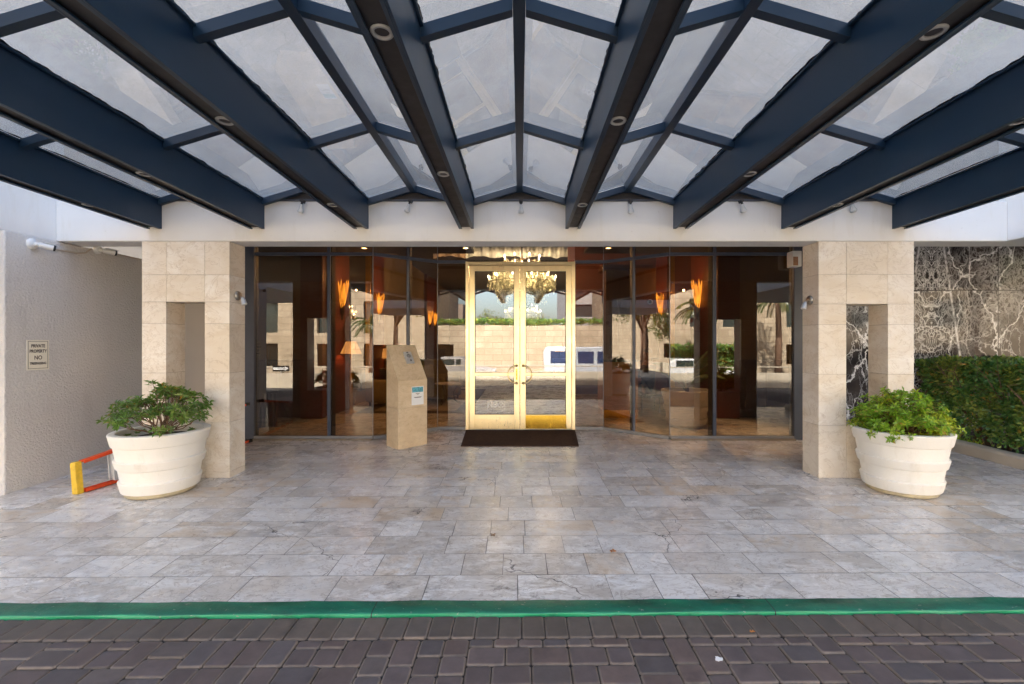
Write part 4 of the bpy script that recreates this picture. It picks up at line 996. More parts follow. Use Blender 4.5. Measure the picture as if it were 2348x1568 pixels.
# ================================================================== LOBBY
ZL = fz(9); WX = 4.0
def struct(name, mt, boxes, lab):
    m = MB()
    for b in boxes: m.box(*b)
    m.build(name, mt, kind='structure', label=lab)
struct('lobby_wall', M['beige'], [(-5.30, -WX-.0, 9.2, 9.35, ZL, 3.9)], 'beige lobby wall beside the window wall near the stucco wall')
struct('lobby_wall', M['beige'], [(WX, 5.6, 9.2, 9.35, ZL, 3.9)], 'beige lobby wall behind the palm planter')
struct('lobby_side_wall', M['beige'], [(-5.45, -5.30, 7.42, 27, 0, 4.69), (5.6, 5.75, 7.52, 27, 0, 4.69)], 'outer side walls of the lobby')
struct('lobby_long_wall', M['beige'], [(-WX-.15, -WX, 9.36, 26, ZL, 4.69)], 'long beige lobby wall with the mirror and the lamps')
struct('lobby_long_wall', M['beige'], [(WX, WX+.15, 9.36, 13.2, ZL, 4.69), (WX, WX+.15, 15.5, 26, ZL, 4.69)], 'long beige lobby wall beside the reception desk')
struct('lobby_back_wall', M['maroon'], [(-5.4, 5.7, 26, 26.2, 0, 4.69)], 'maroon wall at the far end of the lobby')
struct('lobby_ceiling', M['ceil'], [(-5.6, 5.9, 8.05, 27, 4.55, 4.69), (-5.6, 5.9, 8.01, 8.045, 3.40, 4.69), (-5.28, -.9, 8.046, 8.9, 3.43, 3.50), (1.25, 5.58, 8.046, 8.9, 3.43, 3.50)], 'dark lobby ceiling')
# wainscot
def wainscot(x0, x1, y0, y1, lab, face='y'):
    t = thing('wainscot', ((x0+x1)/2, (y0+y1)/2, ZL), lab, 'panelling')
    m = MB(); m.box(x0, x1, y0, y1, ZL, 1.30); m.build('panel', M['wood'], t)
    m = MB(); m.box(x0-.01, x1+.01, y0-.02, y1+.02, 1.301, 1.345); m.build('rail', M['wood'], t, bevel=.008)
    m = MB(); k = 0
    if face == 'y':
        x = x0 + .08
        while x + .3 < x1: m.box(x, x+.34, y0-.014, y0-.0005, ZL+.18, 1.18); x += .42
    else:
        y = y0 + .08; xf = x1 if x1 < 0 else x0
        while y + .4 < y1: m.box(xf+.0005 if x1 < 0 else xf-.014, xf+.014 if x1 < 0 else xf-.0005, y, y+.5, ZL+.18, 1.18); y += .6
    m.build('moulding', M['wood'], t, bevel=.006)
wainscot(-5.28, -WX-.02, 9.15, 9.198, 'dark wood wainscot under the beige wall near the stucco wall')
wainscot(WX+.02, 5.58, 9.15, 9.198, 'dark wood wainscot under the beige wall behind the palm planter')
wainscot(-WX+.002, -WX+.045, 13.1, 24, 'long dark wood wainscot behind the armchairs', 'x')
wainscot(WX-.045, WX-.002, 15.6, 24, 'long dark wood wainscot beyond the reception desk', 'x')
m = MB(); m.box(-4.12, -3.35, 8.0, 8.02, ZL, .95); 
t = thing('low_screen', (-4.6, 7.55, ZL), 'low dark slatted wood screen inside the glass near the stucco wall', 'screen')
m = MB()
for k in range(14): m.box(-5.2+k*.06, -5.2+k*.06+.05, 7.9+k*.02, 7.93+k*.02, ZL, .78)
m.build('slats', M['wood'], t)
# pilasters, mirrors, gilt trim
def pilaster(x0, x1, y0, y1, lab):
    m = MB(); m.box(x0, x1, y0, y1, ZL, 4.54); m.build('pilaster', M['rust'], label=lab, cat='pilaster', group='rust red pilasters in the lobby', loc=((x0+x1)/2, (y0+y1)/2, ZL), bevel=.01)
for s, nm in ((-1, 'on the armchair side'), (1, 'on the palm planter side')):
    f = lambda a, b: (a, b) if s > 0 else (-b, -a)
    pilaster(*f(WX-.08, WX+.36), 9.02, 9.198, f'rust red pilaster nearest the glass, {nm}')
    pilaster(*f(WX-.12, WX-.001), 9.36, 10.35, f'rust red pilaster with the largest sconce, {nm}')
    pilaster(*f(WX-.12, WX-.001), 12.0, 13.0, f'rust red pilaster past the mirror, {nm}')
    pilaster(*f(WX-.12, WX-.001), 19.0, 21.0, f'rust red pilaster deep in the lobby, {nm}')
    t = thing('wall_mirror', (s*WX, 11.2, ZL), f'tall gilt edged wall mirror, {nm}', 'mirror')
    m = MB(); m.box(*f(WX-.03, WX-.002), 10.42, 11.85, ZL+.3, 4.5); m.build('mirror_glass', M['mirror'], t)
    m = MB(); m.box(*f(WX-.09, WX-.001), 11.86, 11.96, ZL, 4.52); m.box(*f(WX-.06, WX-.001), 10.37, 10.41, ZL, 4.52); m.build('gilt_trim', M['gilt'], t)

def sconce(X, Y, z, lab):
    s = 1 if X < 0 else -1
    t = thing('wall_sconce', (X, Y, z), lab, 'sconce', 'flame shaped wall sconces in the lobby')
    m = MB(); q = 9
    for k in range(q):                                  # overlapping pointed glass petals, opening upwards
        a = R(-100 + 200*k/(q-1)); da = R(15); h = .30 + .05*math.sin(k*2.3)
        def pt(r_, zz, aa): return (X + s*(.03 + r_*math.cos(aa)), Y + r_*1.25*math.sin(aa), z+zz)
        pts = [pt(.025,-.34+.10*(k % 2),a), pt(.07,-.14,a+da), pt(.115,.10,a+da*1.05), pt(.14,h,a+da*.25), pt(.115,.14,a-da*1.05), pt(.07,-.14,a-da)]
        m.prism(pts, (-s*.006*math.cos(a), -.006*math.sin(a), 0))
    m.build('glass_petals', M['sconce'], t)
    m = MB(); Mx = Matrix.Translation((X+s*.03, Y, z))
    m.lathe([(.001,-.50),(.022,-.48),(.018,-.44),(.035,-.40),(.05,-.22),(.055,-.12)], M=Mx, n=14); m.sphere((X+s*.03, Y, z-.52), .024); m.build('stem', M['bronze'], t, smooth=True)
    ld = bpy.data.lights.new('sconce_light', 'POINT'); ld.energy = 1.3; ld.color = (1, .55, .20); ld.shadow_soft_size = .015
    lo = bpy.data.objects.new('sconce_light', ld); C.objects.link(lo); lo.location = (X+s*.42, Y, z+.40)
for s, nm in ((-1, 'on the armchair side'), (1, 'on the palm planter side')):
    sconce(s*(WX-.12), 9.85, 2.72, f'largest glowing amber sconce, {nm}')
    sconce(s*(WX-.12), 12.45, 2.72, f'second glowing amber sconce, past the mirror {nm}')
    if s < 0:
        sconce(s*(WX-.12), 19.4, 2.72, 'third glowing amber sconce, far down the armchair side')
        sconce(s*(WX-.12), 20.6, 2.72, 'farthest glowing amber sconce, deep on the armchair side')

def floor_lamp(loc, lab, h=1.62, s=1.0, tall=True):
    t = local(thing('floor_lamp', (0,0,0), lab, 'lamp'))
    m = MB()
    n = 36
    for k in range(n):                                  # pleated shade
        a0, a1 = 2*math.pi*k/n, 2*math.pi*(k+1)/n; r0 = .21 + .008*(k % 2); r1 = .21 + .008*((k+1) % 2); q0, q1 = .10+.004*(k % 2), .10+.004*((k+1) % 2)
        a = [(r0*s*math.cos(a0), r0*s*math.sin(a0), h-.26*s), (r1*s*math.cos(a1), r1*s*math.sin(a1), h-.26*s), (q1*s*math.cos(a1), q1*s*math.sin(a1), h), (q0*s*math.cos(a0), q0*s*math.sin(a0), h)]
        m.poly(a); m.poly([(x*.985, y*.985, z) for x, y, z in a][::-1])
    m.build('lamp_shade', M['shade'], t)
    m = MB()
    if tall: m.lathe([(.13,0),(.13,.03),(.05,.06),(.03,.15),(.05,.30),(.035,.50),(.055,.78),(.03,1.0),(.02,1.15),(.028,1.22),(.015,h-.16)], n=20)
    else: m.lathe([(.07,h-.55),(.07,h-.53),(.03,h-.50),(.06,h-.40),(.03,h-.30),(.012,h-.15)], n=18)
    m.build('stand', M['gilt'] if tall else M['bronze'], t, smooth=True)
    t.location = loc
    ld = bpy.data.lights.new('lamp_light', 'POINT'); ld.energy = 4; ld.color = (1, .58, .22); ld.shadow_soft_size = .015
    lo = bpy.data.objects.new('lamp_light', ld); C.objects.link(lo); lo.location = Vector(loc) + Vector((0,0,h-.14))
floor_lamp((-3.62, 9.75, ZL), 'tall gilt floor lamp with a pleated shade, behind the straight glass', 1.53)
def console(x, y, w, d, h, lab, mt):
    t = thing('side_table', (x, y, ZL), lab, 'table')
    m = MB(); m.box(x-w/2, x+w/2, y-d/2, y+d/2, ZL+h-.04, ZL+h); m.build('table_top', mt, t, bevel=.005)
    for a in (-1, 1):
        for b in (-1, 1):
            m = MB(); m.box(x+a*(w/2-.05)-.02, x+a*(w/2-.05)+.02, y+b*(d/2-.05)-.02, y+b*(d/2-.05)+.02, ZL, ZL+h-.041); m.build('leg', mt, t)
console(-3.74, 13.0, .5, .9, .78, 'dark side table carrying the lamp behind the pedestal', M['wood'])
floor_lamp((-3.84, 13.0, ZL), 'amber pleated table lamp, its shade just above the stone pedestal', 1.33, 1.05, False)
console(1.75, 20.2, .6, .6, .78, 'small dark table with a lamp, deep behind the brass doors', M['wood'])
floor_lamp((1.75, 20.2, ZL), 'small amber table lamp seen through the brass doors', 1.36, 1.0, False)

def armchair(loc, rz, lab, w=.9):
    t = local(thing('armchair', (0,0,0), lab, 'armchair', 'olive beige seats in the lobby'))
    m = MB(); m.box(-w/2+.14, w/2-.14, -.42, .28, .12, .44); m.build('seat', M['sofa'], t, bevel=.05)
    m = MB(); m.hexa([(-w/2+.10,.281,.1),(w/2-.10,.281,.1),(w/2-.10,.44,.1),(-w/2+.10,.44,.1),(-w/2+.12,.34,.92),(w/2-.12,.34,.92),(w/2-.12,.48,.92),(-w/2+.12,.48,.92)]); m.build('backrest', M['sofa'], t, bevel=.06)
    for a in (-1, 1):
        m = MB(); x0, x1 = (a*w/2, a*(w/2-.135)) if a < 0 else (w/2-.135, w/2); m.box(x0, x1, -.44, .42, .1, .64); m.build('armrest', M['sofa'], t, bevel=.05)
        for b in (-.36, .36):
            m = MB(); m.tube([(a*(w/2-.08), b, 0), (a*(w/2-.08), b, .1)], [.018,.026], 8); m.build('leg', M['wood'], t)
    t.location = loc; t.rotation_euler.z = rz
    return t
armchair((-2.15, 11.9, ZL), R(70), 'olive armchair just beside the brass doors, on the rug edge', 1.0)
armchair((-3.05, 10.9, ZL), R(-115), 'olive armchair with its back towards the pedestal', .9)
armchair((-2.6, 16.3, ZL), R(180), 'wide olive sofa deep in the lobby beyond the rug', 1.9)
t = thing('area_rug', (-2.1, 12.2, ZL), 'beige lobby rug with a dark border under the armchairs', 'rug')
m = MB(); m.box(-3.5, -1.1, 9.7, 14.6, ZL+.001, ZL+.010); m.build('border', M['rugA'], t)
m = MB(); m.box(-3.2, -1.4, 10.0, 14.3, ZL+.0105, ZL+.013); m.build('field', M['rugB'], t)
t = thing('glass_table', (-1.75, 11.1, ZL), 'small low table with a pale top and curved legs in front of the armchair', 'table')
m = MB(); m.lathe([(.001,.50),(.34,.50),(.34,.52),(.001,.52)], c=(-1.75, 11.1, ZL), n=28); m.build('table_top', M['white'], t)
for k in range(3):
    a = k*2.1; m = MB(); m.tube([(-1.75+.28*math.cos(a)*f, 11.1+.28*math.sin(a)*f, ZL+zz) for f, zz in ((1,0),(.55,.12),(.45,.3),(.85,.499))], .012, 6); m.build('leg', M['bronze'], t)

# chandeliers
def chandelier(X, Y, zc, R_, lab, seed):
    rr = random.Random(seed); t = thing('chandelier', (X, Y, zc), lab, 'chandelier', 'crystal chandeliers in the lobby')
    fr = MB(); cr = MB(); bulbs = []
    fr.tube([(X,Y,4.545),(X,Y,zc-.5*R_)], .016, 8); fr.lathe([(.001,4.50),(.12,4.52),(.12,4.545)], c=(X,Y,0), n=16)
    def drop(p, h):
        fr_ = .020*rr.uniform(.7,1.6); cr.lathe([(.0008, 0), (fr_*.5, -h*.15), (fr_*.55, -h*.45), (fr_, -h*.72), (fr_*.8, -h*.9), (.0008, -h)], c=p, n=6)
    for r_, dz, n, nb in ((1.0, -.05, 60, 12), (.80, .25, 50, 10), (.55, .55, 36, 8), (.75, -.30, 60, 0), (.45, -.50, 40, 0), (.3, -.05, 30, 0)):
        q = 32; rad = r_*R_; z = zc + dz*R_
        pts = [(X+rad*math.cos(2*math.pi*k/q), Y+rad*math.sin(2*math.pi*k/q), z) for k in range(q+1)]; fr.tube(pts, .009, 5, False)
        for k in range(8):
            a = 2*math.pi*k/8 + dz; fr.tube([(X,Y,z-.12*R_),(X+rad*.5*math.cos(a),Y+rad*.5*math.sin(a),z-.22*R_),(X+rad*math.cos(a),Y+rad*math.sin(a),z)], .010, 5)
        for k in range(n*2):
            a = rr.uniform(0, 6.283); f = rr.uniform(.75,1.03); p = Vector((X+rad*f*math.cos(a), Y+rad*f*math.sin(a), z + rr.uniform(-.10,.08)*R_))
            drop(p, rr.uniform(.07,.16)*R_/.9)
            if rr.random() < .7: cr.sphere(p + Vector((0,0,rr.uniform(0,.1))), .013, 6, 4)
        for k in range(nb): a = 2*math.pi*(k+.5)/nb; bulbs.append(Vector((X+rad*math.cos(a), Y+rad*math.sin(a), z)))
    for k in range(1500):                          # dense curtain of drops between the tiers
        a = rr.uniform(0, 6.283); zq = rr.uniform(-.58, .22); f = rr.uniform(.15, 1.0)*(1.0 if zq > -.2 else .75)
        p = Vector((X+R_*f*math.cos(a), Y+R_*f*math.sin(a), zc+zq*R_)); drop(p, rr.uniform(.08,.17)*R_/.9)
        if rr.random() < .5: cr.sphere(p + Vector((0,0,rr.uniform(0,.1))), rr.uniform(.012,.024), 6, 4)
    fr.build('frame', M['bronze'], t); o = cr.build('crystals', M['crystal'], t, kind='stuff')
    for p in bulbs:
        m = MB(); m.tube([p, p+Vector((0,0,.10))], .011, 7); cd = m.build('candle', M['sofa'], t)
        m = MB(); m.lathe([(.0008,.10),(.014,.115),(.018,.135),(.008,.17),(.0008,.19)], c=p, n=8); m.build('bulb', M['bulb'], cd, smooth=True)
    for k in range(6):                                 # lamps among the candles
        ld = bpy.data.lights.new('chandelier_light', 'POINT'); ld.energy = 8 if Y < 15 else 2.5; ld.color = (1, .70, .40); ld.shadow_soft_size = .04
        lo = bpy.data.objects.new('chandelier_light', ld); C.objects.link(lo); a = 2*math.pi*(k+.5)/6; lo.location = (X+.9*R_*math.cos(a), Y+.9*R_*math.sin(a), zc+(.32 if k % 2 else -.02)*R_)
chandelier(.05, 12.0, 3.30, .90, 'large crystal chandelier right behind the brass doors', 5)
chandelier(.12, 20.0, 2.95, .80, 'second crystal chandelier hanging lower and deeper in the lobby', 6)
for X, nm in ((-2.86, 'over the floor lamp side'), (-1.0, 'just beside the brass doors on the pedestal side'), (1.62, 'above the reception desk'), (3.2, 'set forward out of view to brighten the palm planter')):
    YY = 8.35 if X < 3 else 7.72; ZZ = 3.43 if X < 3 else 3.40  # planter lamp set forward and stronger, standing in for daylight on the pot
    t = thing('ceiling_light', (X, YY, ZZ), f'small glowing recessed light inside the glass, {nm}', 'ceiling light', 'recessed lights just inside the glass')
    m = MB(); m.lathe([(.085,ZZ-.0005),(.085,ZZ-.015),(.060,ZZ-.015),(.055,ZZ-.002)], c=(X,YY,0), n=20); m.build('trim', M['bronze'], t)
    m = MB(); m.lathe([(.001,ZZ-.010),(.040,ZZ-.008),(.054,ZZ-.002)], c=(X,YY,0), n=20); m.build('lamp', M['bulb'], t)
    ld = bpy.data.lights.new('ceiling_lamp', 'SPOT'); ld.energy = 48 if X > 3 else 5; ld.color = (1, .78, .52); ld.spot_size = R(80) if X < 3 else R(62); ld.spot_blend = .6; ld.shadow_soft_size = .03
    lo = bpy.data.objects.new('ceiling_lamp', ld); C.objects.link(lo); lo.location = (X, YY, ZZ-.03)

t = thing('drapery', (-.5, 13.6, 4.1), 'white swagged drapery hung high across the lobby, seen above the brass doors', 'curtain')
m = MB(); n_ = 120; a_ = []
for k in range(n_+1):
    x = -2.6 + 4.6*k/n_; b_ = 4.20 + .07*abs(math.sin((x+2.6)*math.pi/.92)); yy = 13.6 + .05*math.sin(x*19) + .03*math.sin(x*47)
    a_.append([m.vert((x, yy+dy, z)) for dy, z in ((0,b_),(0,4.54),(.02,4.54),(.02,b_))])
for p_, q_ in zip(a_, a_[1:]):
    for i in range(4): m.face([p_[i], q_[i], q_[(i+1)%4], p_[(i+1)%4]])
m.build('fabric', M['drape'], t, smooth=True)
# reception
t = thing('reception_desk', (2.1, 9.3, ZL), 'honey wood reception desk with a gold foot strip', 'reception desk')
m = MB(); m.box(1.66, 2.36, 9.1, 9.75, ZL+.16, 1.30); m.build('front_panel', M['amberwood'], t, bevel=.006)
m = MB(); m.box(1.665, 2.355, 9.105, 9.745, ZL, ZL+.159); m.build('foot_strip', M['goldplate'], t)
m = MB(); m.box(1.60, 2.42, 9.04, 9.8, 1.301, 1.345); m.build('counter_top', M['black'], t, bevel=.006)
t = thing('display_cabinet', (2.55, 11.6, ZL), 'tall dark wood cabinet with columns behind the reception desk', 'cabinet')
m = MB(); m.box(2.15, 3.2, 11.4, 11.95, ZL, 3.5); m.build('case', M['wood'], t, bevel=.01)
for x in (2.22, 2.48, 2.86, 3.12):
    m = MB(); m.lathe([(.06,ZL),(.06,ZL+.15),(.045,ZL+.18),(.04,2.6),(.06,2.65),(.06,2.75)], c=(x, 11.33, 0), n=16); m.build('column', M['wood'], t, smooth=True)
m = MB(); m.box(2.05, 3.3, 11.25, 12.0, 3.501, 3.62); m.build('cornice', M['wood'], t, bevel=.02)
struct('reception_wall', M['maroon'], [(1.4, 4.9, 13.3, 13.4, ZL, 4.54)], 'maroon wall behind the reception desk')
t = thing('air_vent', (2.55, 13.3, 2.75), 'small white framed air vent on the maroon reception wall', 'vent')
m = MB()
for q in ((2.52,2.55,2.75,3.05),(2.78,2.81,2.75,3.05),(2.55,2.78,2.75,2.78),(2.55,2.78,3.02,3.05)): m.box(q[0], q[1], 13.27, 13.299, q[2], q[3])
m.build('frame', M['white'], t)
m = MB()
for k in range(8): m.box(2.551, 2.779, 13.28, 13.295, 2.785+k*.03, 2.80+k*.03)
m.build('grille', M['black'], t)
m = MB(); m.box(2.66, 3.12, 10.45, 10.55, ZL, 3.4); m.build('wood_panel_screen', M['honey'], label='honey wood wall panel behind the seated man', cat='panel', loc=(2.9,10.5,ZL))
t = thing('dome_camera', (2.98, 10.4, 2.62), 'small white dome camera on the honey wood panel', 'security camera')
m = MB(); m.lathe([(.06,0),(.06,.03),(.04,.05)], M=Matrix.Translation((2.98,10.448,2.62)) @ Matrix.Rotation(R(90),4,'X'), n=20); m.build('housing', M['white'], t, smooth=True)
m = MB(); m.sphere((2.98, 10.41, 2.62), .036, 14, 8); m.build('lens', M['black'], t, smooth=True)
t = thing('picture_frame', (3.04, 10.43, 1.6), 'dark framed picture hanging on the honey wood panel', 'picture')
m = MB()
for q in ((2.90,2.94,1.28,2.0),(3.14,3.18,1.28,2.0),(2.94,3.14,1.28,1.34),(2.94,3.14,1.94,2.0)): m.box(q[0], q[1], 10.41, 10.448, q[2], q[3])
m.build('frame', M['black'], t); m = MB(); m.box(2.94, 3.14, 10.43, 10.447, 1.34, 1.94); m.build('canvas', M['sofa'], t)

# seated man in a dark suit, in profile
def skin_mesh(name, verts, edges, radii, mt, parent, sub=1):
    me = bpy.data.meshes.new(name); me.from_pydata(verts, edges, []); o = bpy.data.objects.new(name, me); C.objects.link(o)
    o.modifiers.new('skin', 'SKIN'); sk = me.skin_vertices.new() if not me.skin_vertices else me.skin_vertices[0]
    sk = me.skin_vertices[0].data
    for i, r_ in enumerate(radii): sk[i].radius = (r_, r_) if not isinstance(r_, tuple) else r_
    sk[0].use_root = True
    s_ = o.modifiers.new('sub', 'SUBSURF'); s_.levels = sub; s_.render_levels = sub
    me.materials.append(mt)
    if parent: o.parent = parent
    for i in range(0): pass
    return o
man = local(thing('person', (0,0,0), 'seated man in a dark suit and white collar, turned towards the reception desk', 'person'))
V_ = [(0,0,.52),(0,0,.70),(0,0,.90),(.0,0,1.04),(-.01,0,1.13),(-.03,0,1.22),(-.03,0,1.31),   # pelvis spine neck head
      (0,.16,1.0),(-.06,.22,.78),(-.26,.18,.72),(-.36,.15,.72),(0,-.16,1.0),(-.06,-.22,.78),(-.26,-.18,.72),(-.36,-.15,.72),
      (-.05,.10,.50),(-.42,.12,.50),(-.42,.12,.10),(-.55,.13,.05),(-.05,-.10,.50),(-.42,-.12,.50),(-.42,-.12,.10),(-.55,-.13,.05)]
E_ = [(0,1),(1,2),(2,3),(3,4),(4,5),(5,6),(3,7),(7,8),(8,9),(9,10),(3,11),(11,12),(12,13),(13,14),(0,15),(15,16),(16,17),(17,18),(0,19),(19,20),(20,21),(21,22)]
Rd = [.15,.14,.16,.12,.055,.085,.075,.075,.05,.04,.03,.075,.05,.04,.03,.10,.075,.05,.035,.10,.075,.05,.035]
skin_mesh('body', V_, E_, Rd, M['skin'], man, 2)
sv = [V_[i] for i in (0,1,2,3,7,8,9,11,12,13,15,16,17,19,20,21)]; ix = {v:i for i,v in enumerate((0,1,2,3,7,8,9,11,12,13,15,16,17,19,20,21))}
skin_mesh('suit', sv, [(ix[a],ix[b]) for a,b in E_ if a in ix and b in ix], [Rd[i]+.018 for i in (0,1,2,3,7,8,9,11,12,13,15,16,17,19,20,21)], M['suit'], man, 2)
m = MB(); m.lathe([(.075,1.085),(.066,1.125),(.060,1.128)], c=(-.01,0,0), n=20); m.build('shirt_collar', M['shirt'], man, smooth=True)
m = MB(); m.sphere((-.012,0,1.305), .098, 16, 10, (1,.86,1)); m.v = [(x, y, max(z, 1.285 + max(0, (-.03-x))*1.0)) for x, y, z in m.v]; m.build('hair', M['hair'], man, smooth=True)
m = MB(); m.leaf((-.112,0,1.27), (-.4,0,-1), (0,1,0), .05, .03, .5); m.build('nose', M['skin'], man)
man.location = (2.80, 9.95, ZL); man.rotation_euler.z = R(8)
t = thing('office_chair', (2.84, 9.97, ZL), 'black chair under the seated man at reception', 'chair')
m = MB(); m.box(2.58, 3.04, 9.74, 10.2, ZL+.32, ZL+.39); m.build('seat', M['black'], t, bevel=.02)
for a in (2.62, 3.0):
    for b in (9.78, 10.16):
        m = MB(); m.tube([(a, b, ZL), (a, b, ZL+.32)], .014, 8); m.build('leg', M['black'], t)

# palm planter inside
pi_ = dup(pl, (3.02, 8.28, ZL), .7, 'large round banded planter standing inside the glass with a palm in it')
def fronds(m, c, n, L, rr, droop=1.0, wl=.30, up=False):
    for k in range(n):
        az = 2*math.pi*k/n + rr.uniform(-.25,.25); el = rr.uniform(.35,1.35) if not up else rr.uniform(.8,1.4); p = Vector(c); d = Vector((math.cos(az)*math.cos(el), math.sin(az)*math.cos(el), math.sin(el)))
        pts = [p.copy()]; 
        for s_ in range(9): p = p + d*L/9; pts.append(p.copy()); d = (d + Vector((0,0,-.20*droop))).normalized()
        m.tube(pts, [.008*L]*5 + [.004*L]*5, 4)
        for s_ in range(2, 10):
            for f in (0, .33, .66):
                if s_ == 9 and f > 0: continue
                q = pts[s_].lerp(pts[min(9, s_+1)], f); t_ = (pts[min(9,s_+1)] - pts[s_-1]).normalized(); side = t_.cross(Vector((0,0,1))).normalized()
                for sg in (-1, 1):
                    dd = (side*sg + t_*.7 + Vector((0,0,-.35*droop))).normalized(); m.leaf(q, dd, t_, wl*L*(1.1-.06*s_), .028*L, .1)
rr = random.Random(3)
t = thing('potted_palm', (3.02, 8.28, ZL+.58), 'feathery palm growing in the planter inside the glass', 'palm')
m = MB(); fronds(m, (3.02, 8.28, ZL+.62), 9, .95, rr, .75, .30, True); m.build('fronds', M['leafP'], t)
m = MB()
for k in range(6): m.tube([(3.02+rr.uniform(-.06,.06), 8.28+rr.uniform(-.06,.06), ZL+.57), (3.02+rr.uniform(-.15,.15), 8.28+rr.uniform(-.12,.12), ZL+.95)], [.014,.008], 6)
m.build('stem', M['bark'], t)

# ================================================================== ACROSS THE STREET (seen in the glass)
zs = -.616
t = thing('parapet_wall', (0, -8.6, zs), 'stained low concrete parapet along the far side of the street', 'wall')
m = MB(); m.box(-60, 60, -8.85, -8.6, zs, .12); m.build('wall_body', M['parapet'], t, bevel=.01)
m = MB(); m.tube([(-60,-8.72,.42),(60,-8.72,.42)], .03, 8); m.build('rail', M['parapet'], t)
for k in range(-24, 25):
    m = MB(); m.tube([(k*2.4,-8.72,.118),(k*2.4,-8.72,.40)], .025, 6); m.build('post', M['parapet'], t)
def building(name, x0, x1, y0, y1, h, mt, lab, wins=(), rows=(), inset=.25, wm=None, cat='building'):
    t = thing(name, ((x0+x1)/2, y1, zs), lab, cat)
    # wall with real window recesses on the +Y face: strips between openings
    m = MB(); zz = [zs] + [v for r_ in rows for v in r_] + [h]
    m.box(x0, x1, y0, y1-inset, zs, h)
    edges = [x0] + [v for w_ in wins for v in w_] + [x1]
    for i in range(0, len(zz), 2): m.box(x0, x1, y1-inset+.001, y1, zz[i], zz[i+1])
    for r_ in rows:
        for i in range(0, len(edges), 2): m.box(edges[i], edges[i+1], y1-inset+.001, y1-.002, r_[0]+.001, r_[1]-.001)
    m.build('wall', mt, t)
    for r_ in rows:
        for w_ in wins:
            m = MB(); m.box(w_[0], w_[1], y1-inset+.002, y1-inset+.03, r_[0]+.001, r_[1]-.001); wn = m.build('window', wm or M['darkglass'], t)
            if r_[1] < 2.2:
                m = MB(); n_ = 14
                for k in range(n_):
                    xx = w_[0] + (w_[1]-w_[0])*(k+.5)/n_; m.box(xx-.02, xx+.02, y1-.12, y1-.08, r_[0]+.01, r_[1]-.01)
                m.build('grille', M['bronze'], wn)
    return t
YB = -13.0
building('stone_building', -40, -6.2, -30, YB, 10.5, M['ashlar'], 'sunlit sandstone block opposite, on the stucco wall side of the street', [(-29,-27),(-25,-23),(-20,-18),(-16.6,-14.55),(-12.2,-11.3),(-9.4,-8.2)], [(.25,1.6),(2.25,4.15),(6.0,8.0)])
building('stone_wing', -6.2, 7.2, -26, YB-.02, 2.75, M['ashlar'], 'low sandstone wing in the middle of the far side of the street', [(-5.4,-4.2)], [(.2,1.55)])
building('stone_building', 7.2, 42, -30, YB, 10.5, M['ashlar'], 'sunlit sandstone block opposite, on the hedge side of the street', [(10.2,10.9),(12.2,13.2),(16.0,17.2),(20,21.5),(25,27)], [(.35,1.55),(2.6,4.3),(6.0,8.0)])
building('office_block', -15, -8.0, -60, -48, 7, M['bldbrown'], 'brown office slab far behind the sandstone wing', [(-14,-13),(-12,-11),(-10,-9)], [(3,4.2),(5,6.2)])
building('office_block', 6.0, 16, -58, -44, 14.5, M['bldgrey'], 'grey office block with dark bands far across the street', [(7,10),(11,15)], [(5,6.6),(8.4,10),(11.5,13)])
building('white_office', -52, -38, -34, -20, 21, M['bldwhite'], 'white office tower with blue windows up the street', [(-50,-48),(-46,-44),(-42,-40)], [(4,6),(8,10),(12,14),(16,18)])
building('white_office', 40, 56, -34, -20, 19, M['bldgrey'], 'grey office tower down the street on the hedge side', [(42,44),(46,48),(50,52)], [(4,6),(8,10),(12,14)])

# one-way sign on the parapet rail
t = thing('one_way_sign', (-14.7, -8.55, .55), 'black ONE WAY arrow sign on the parapet rail across the street', 'sign')
xs_ = (642-1192)*(2*YG+8.5)/FPX; zc = 1.7-(845-784)*(2*YG+8.5)/FPX
t.location = (xs_, -8.58, zc); ORG[t.name] = (xs_, -8.58, zc)
m = MB(); m.box(xs_-.42, xs_+.42, -8.60, -8.58, zc-.14, zc+.14); m.build('plate', M['black'], t)
m = MB(); y_ = -8.576
m.prism([(xs_-.39,y_,zc-.055),(xs_-.39,y_,zc+.055),(xs_+.20,y_,zc+.055),(xs_+.20,y_,zc+.115),(xs_+.39,y_,zc),(xs_+.20,y_,zc-.115),(xs_+.20,y_,zc-.055)][::1], (0,-.003,0))
m.build('arrow', M['white'], t)
# arrow must point the way the mirror shows: flip it about the plate's middle
t.children[1].scale.x = 1
text_mesh('ONE WAY', .10, Matrix.Translation((xs_+.06, -8.574, zc)) @ Matrix.Rotation(R(180), 4, 'Z') @ Matrix.Rotation(R(90), 4, 'X'), .0004, .001, 'lettering', M['ink'], t)
m = MB(); m.tube([(xs_,-8.62,.0),(xs_,-8.62,zc+.14)], .025, 8); m.build('post', M['steel'], t)

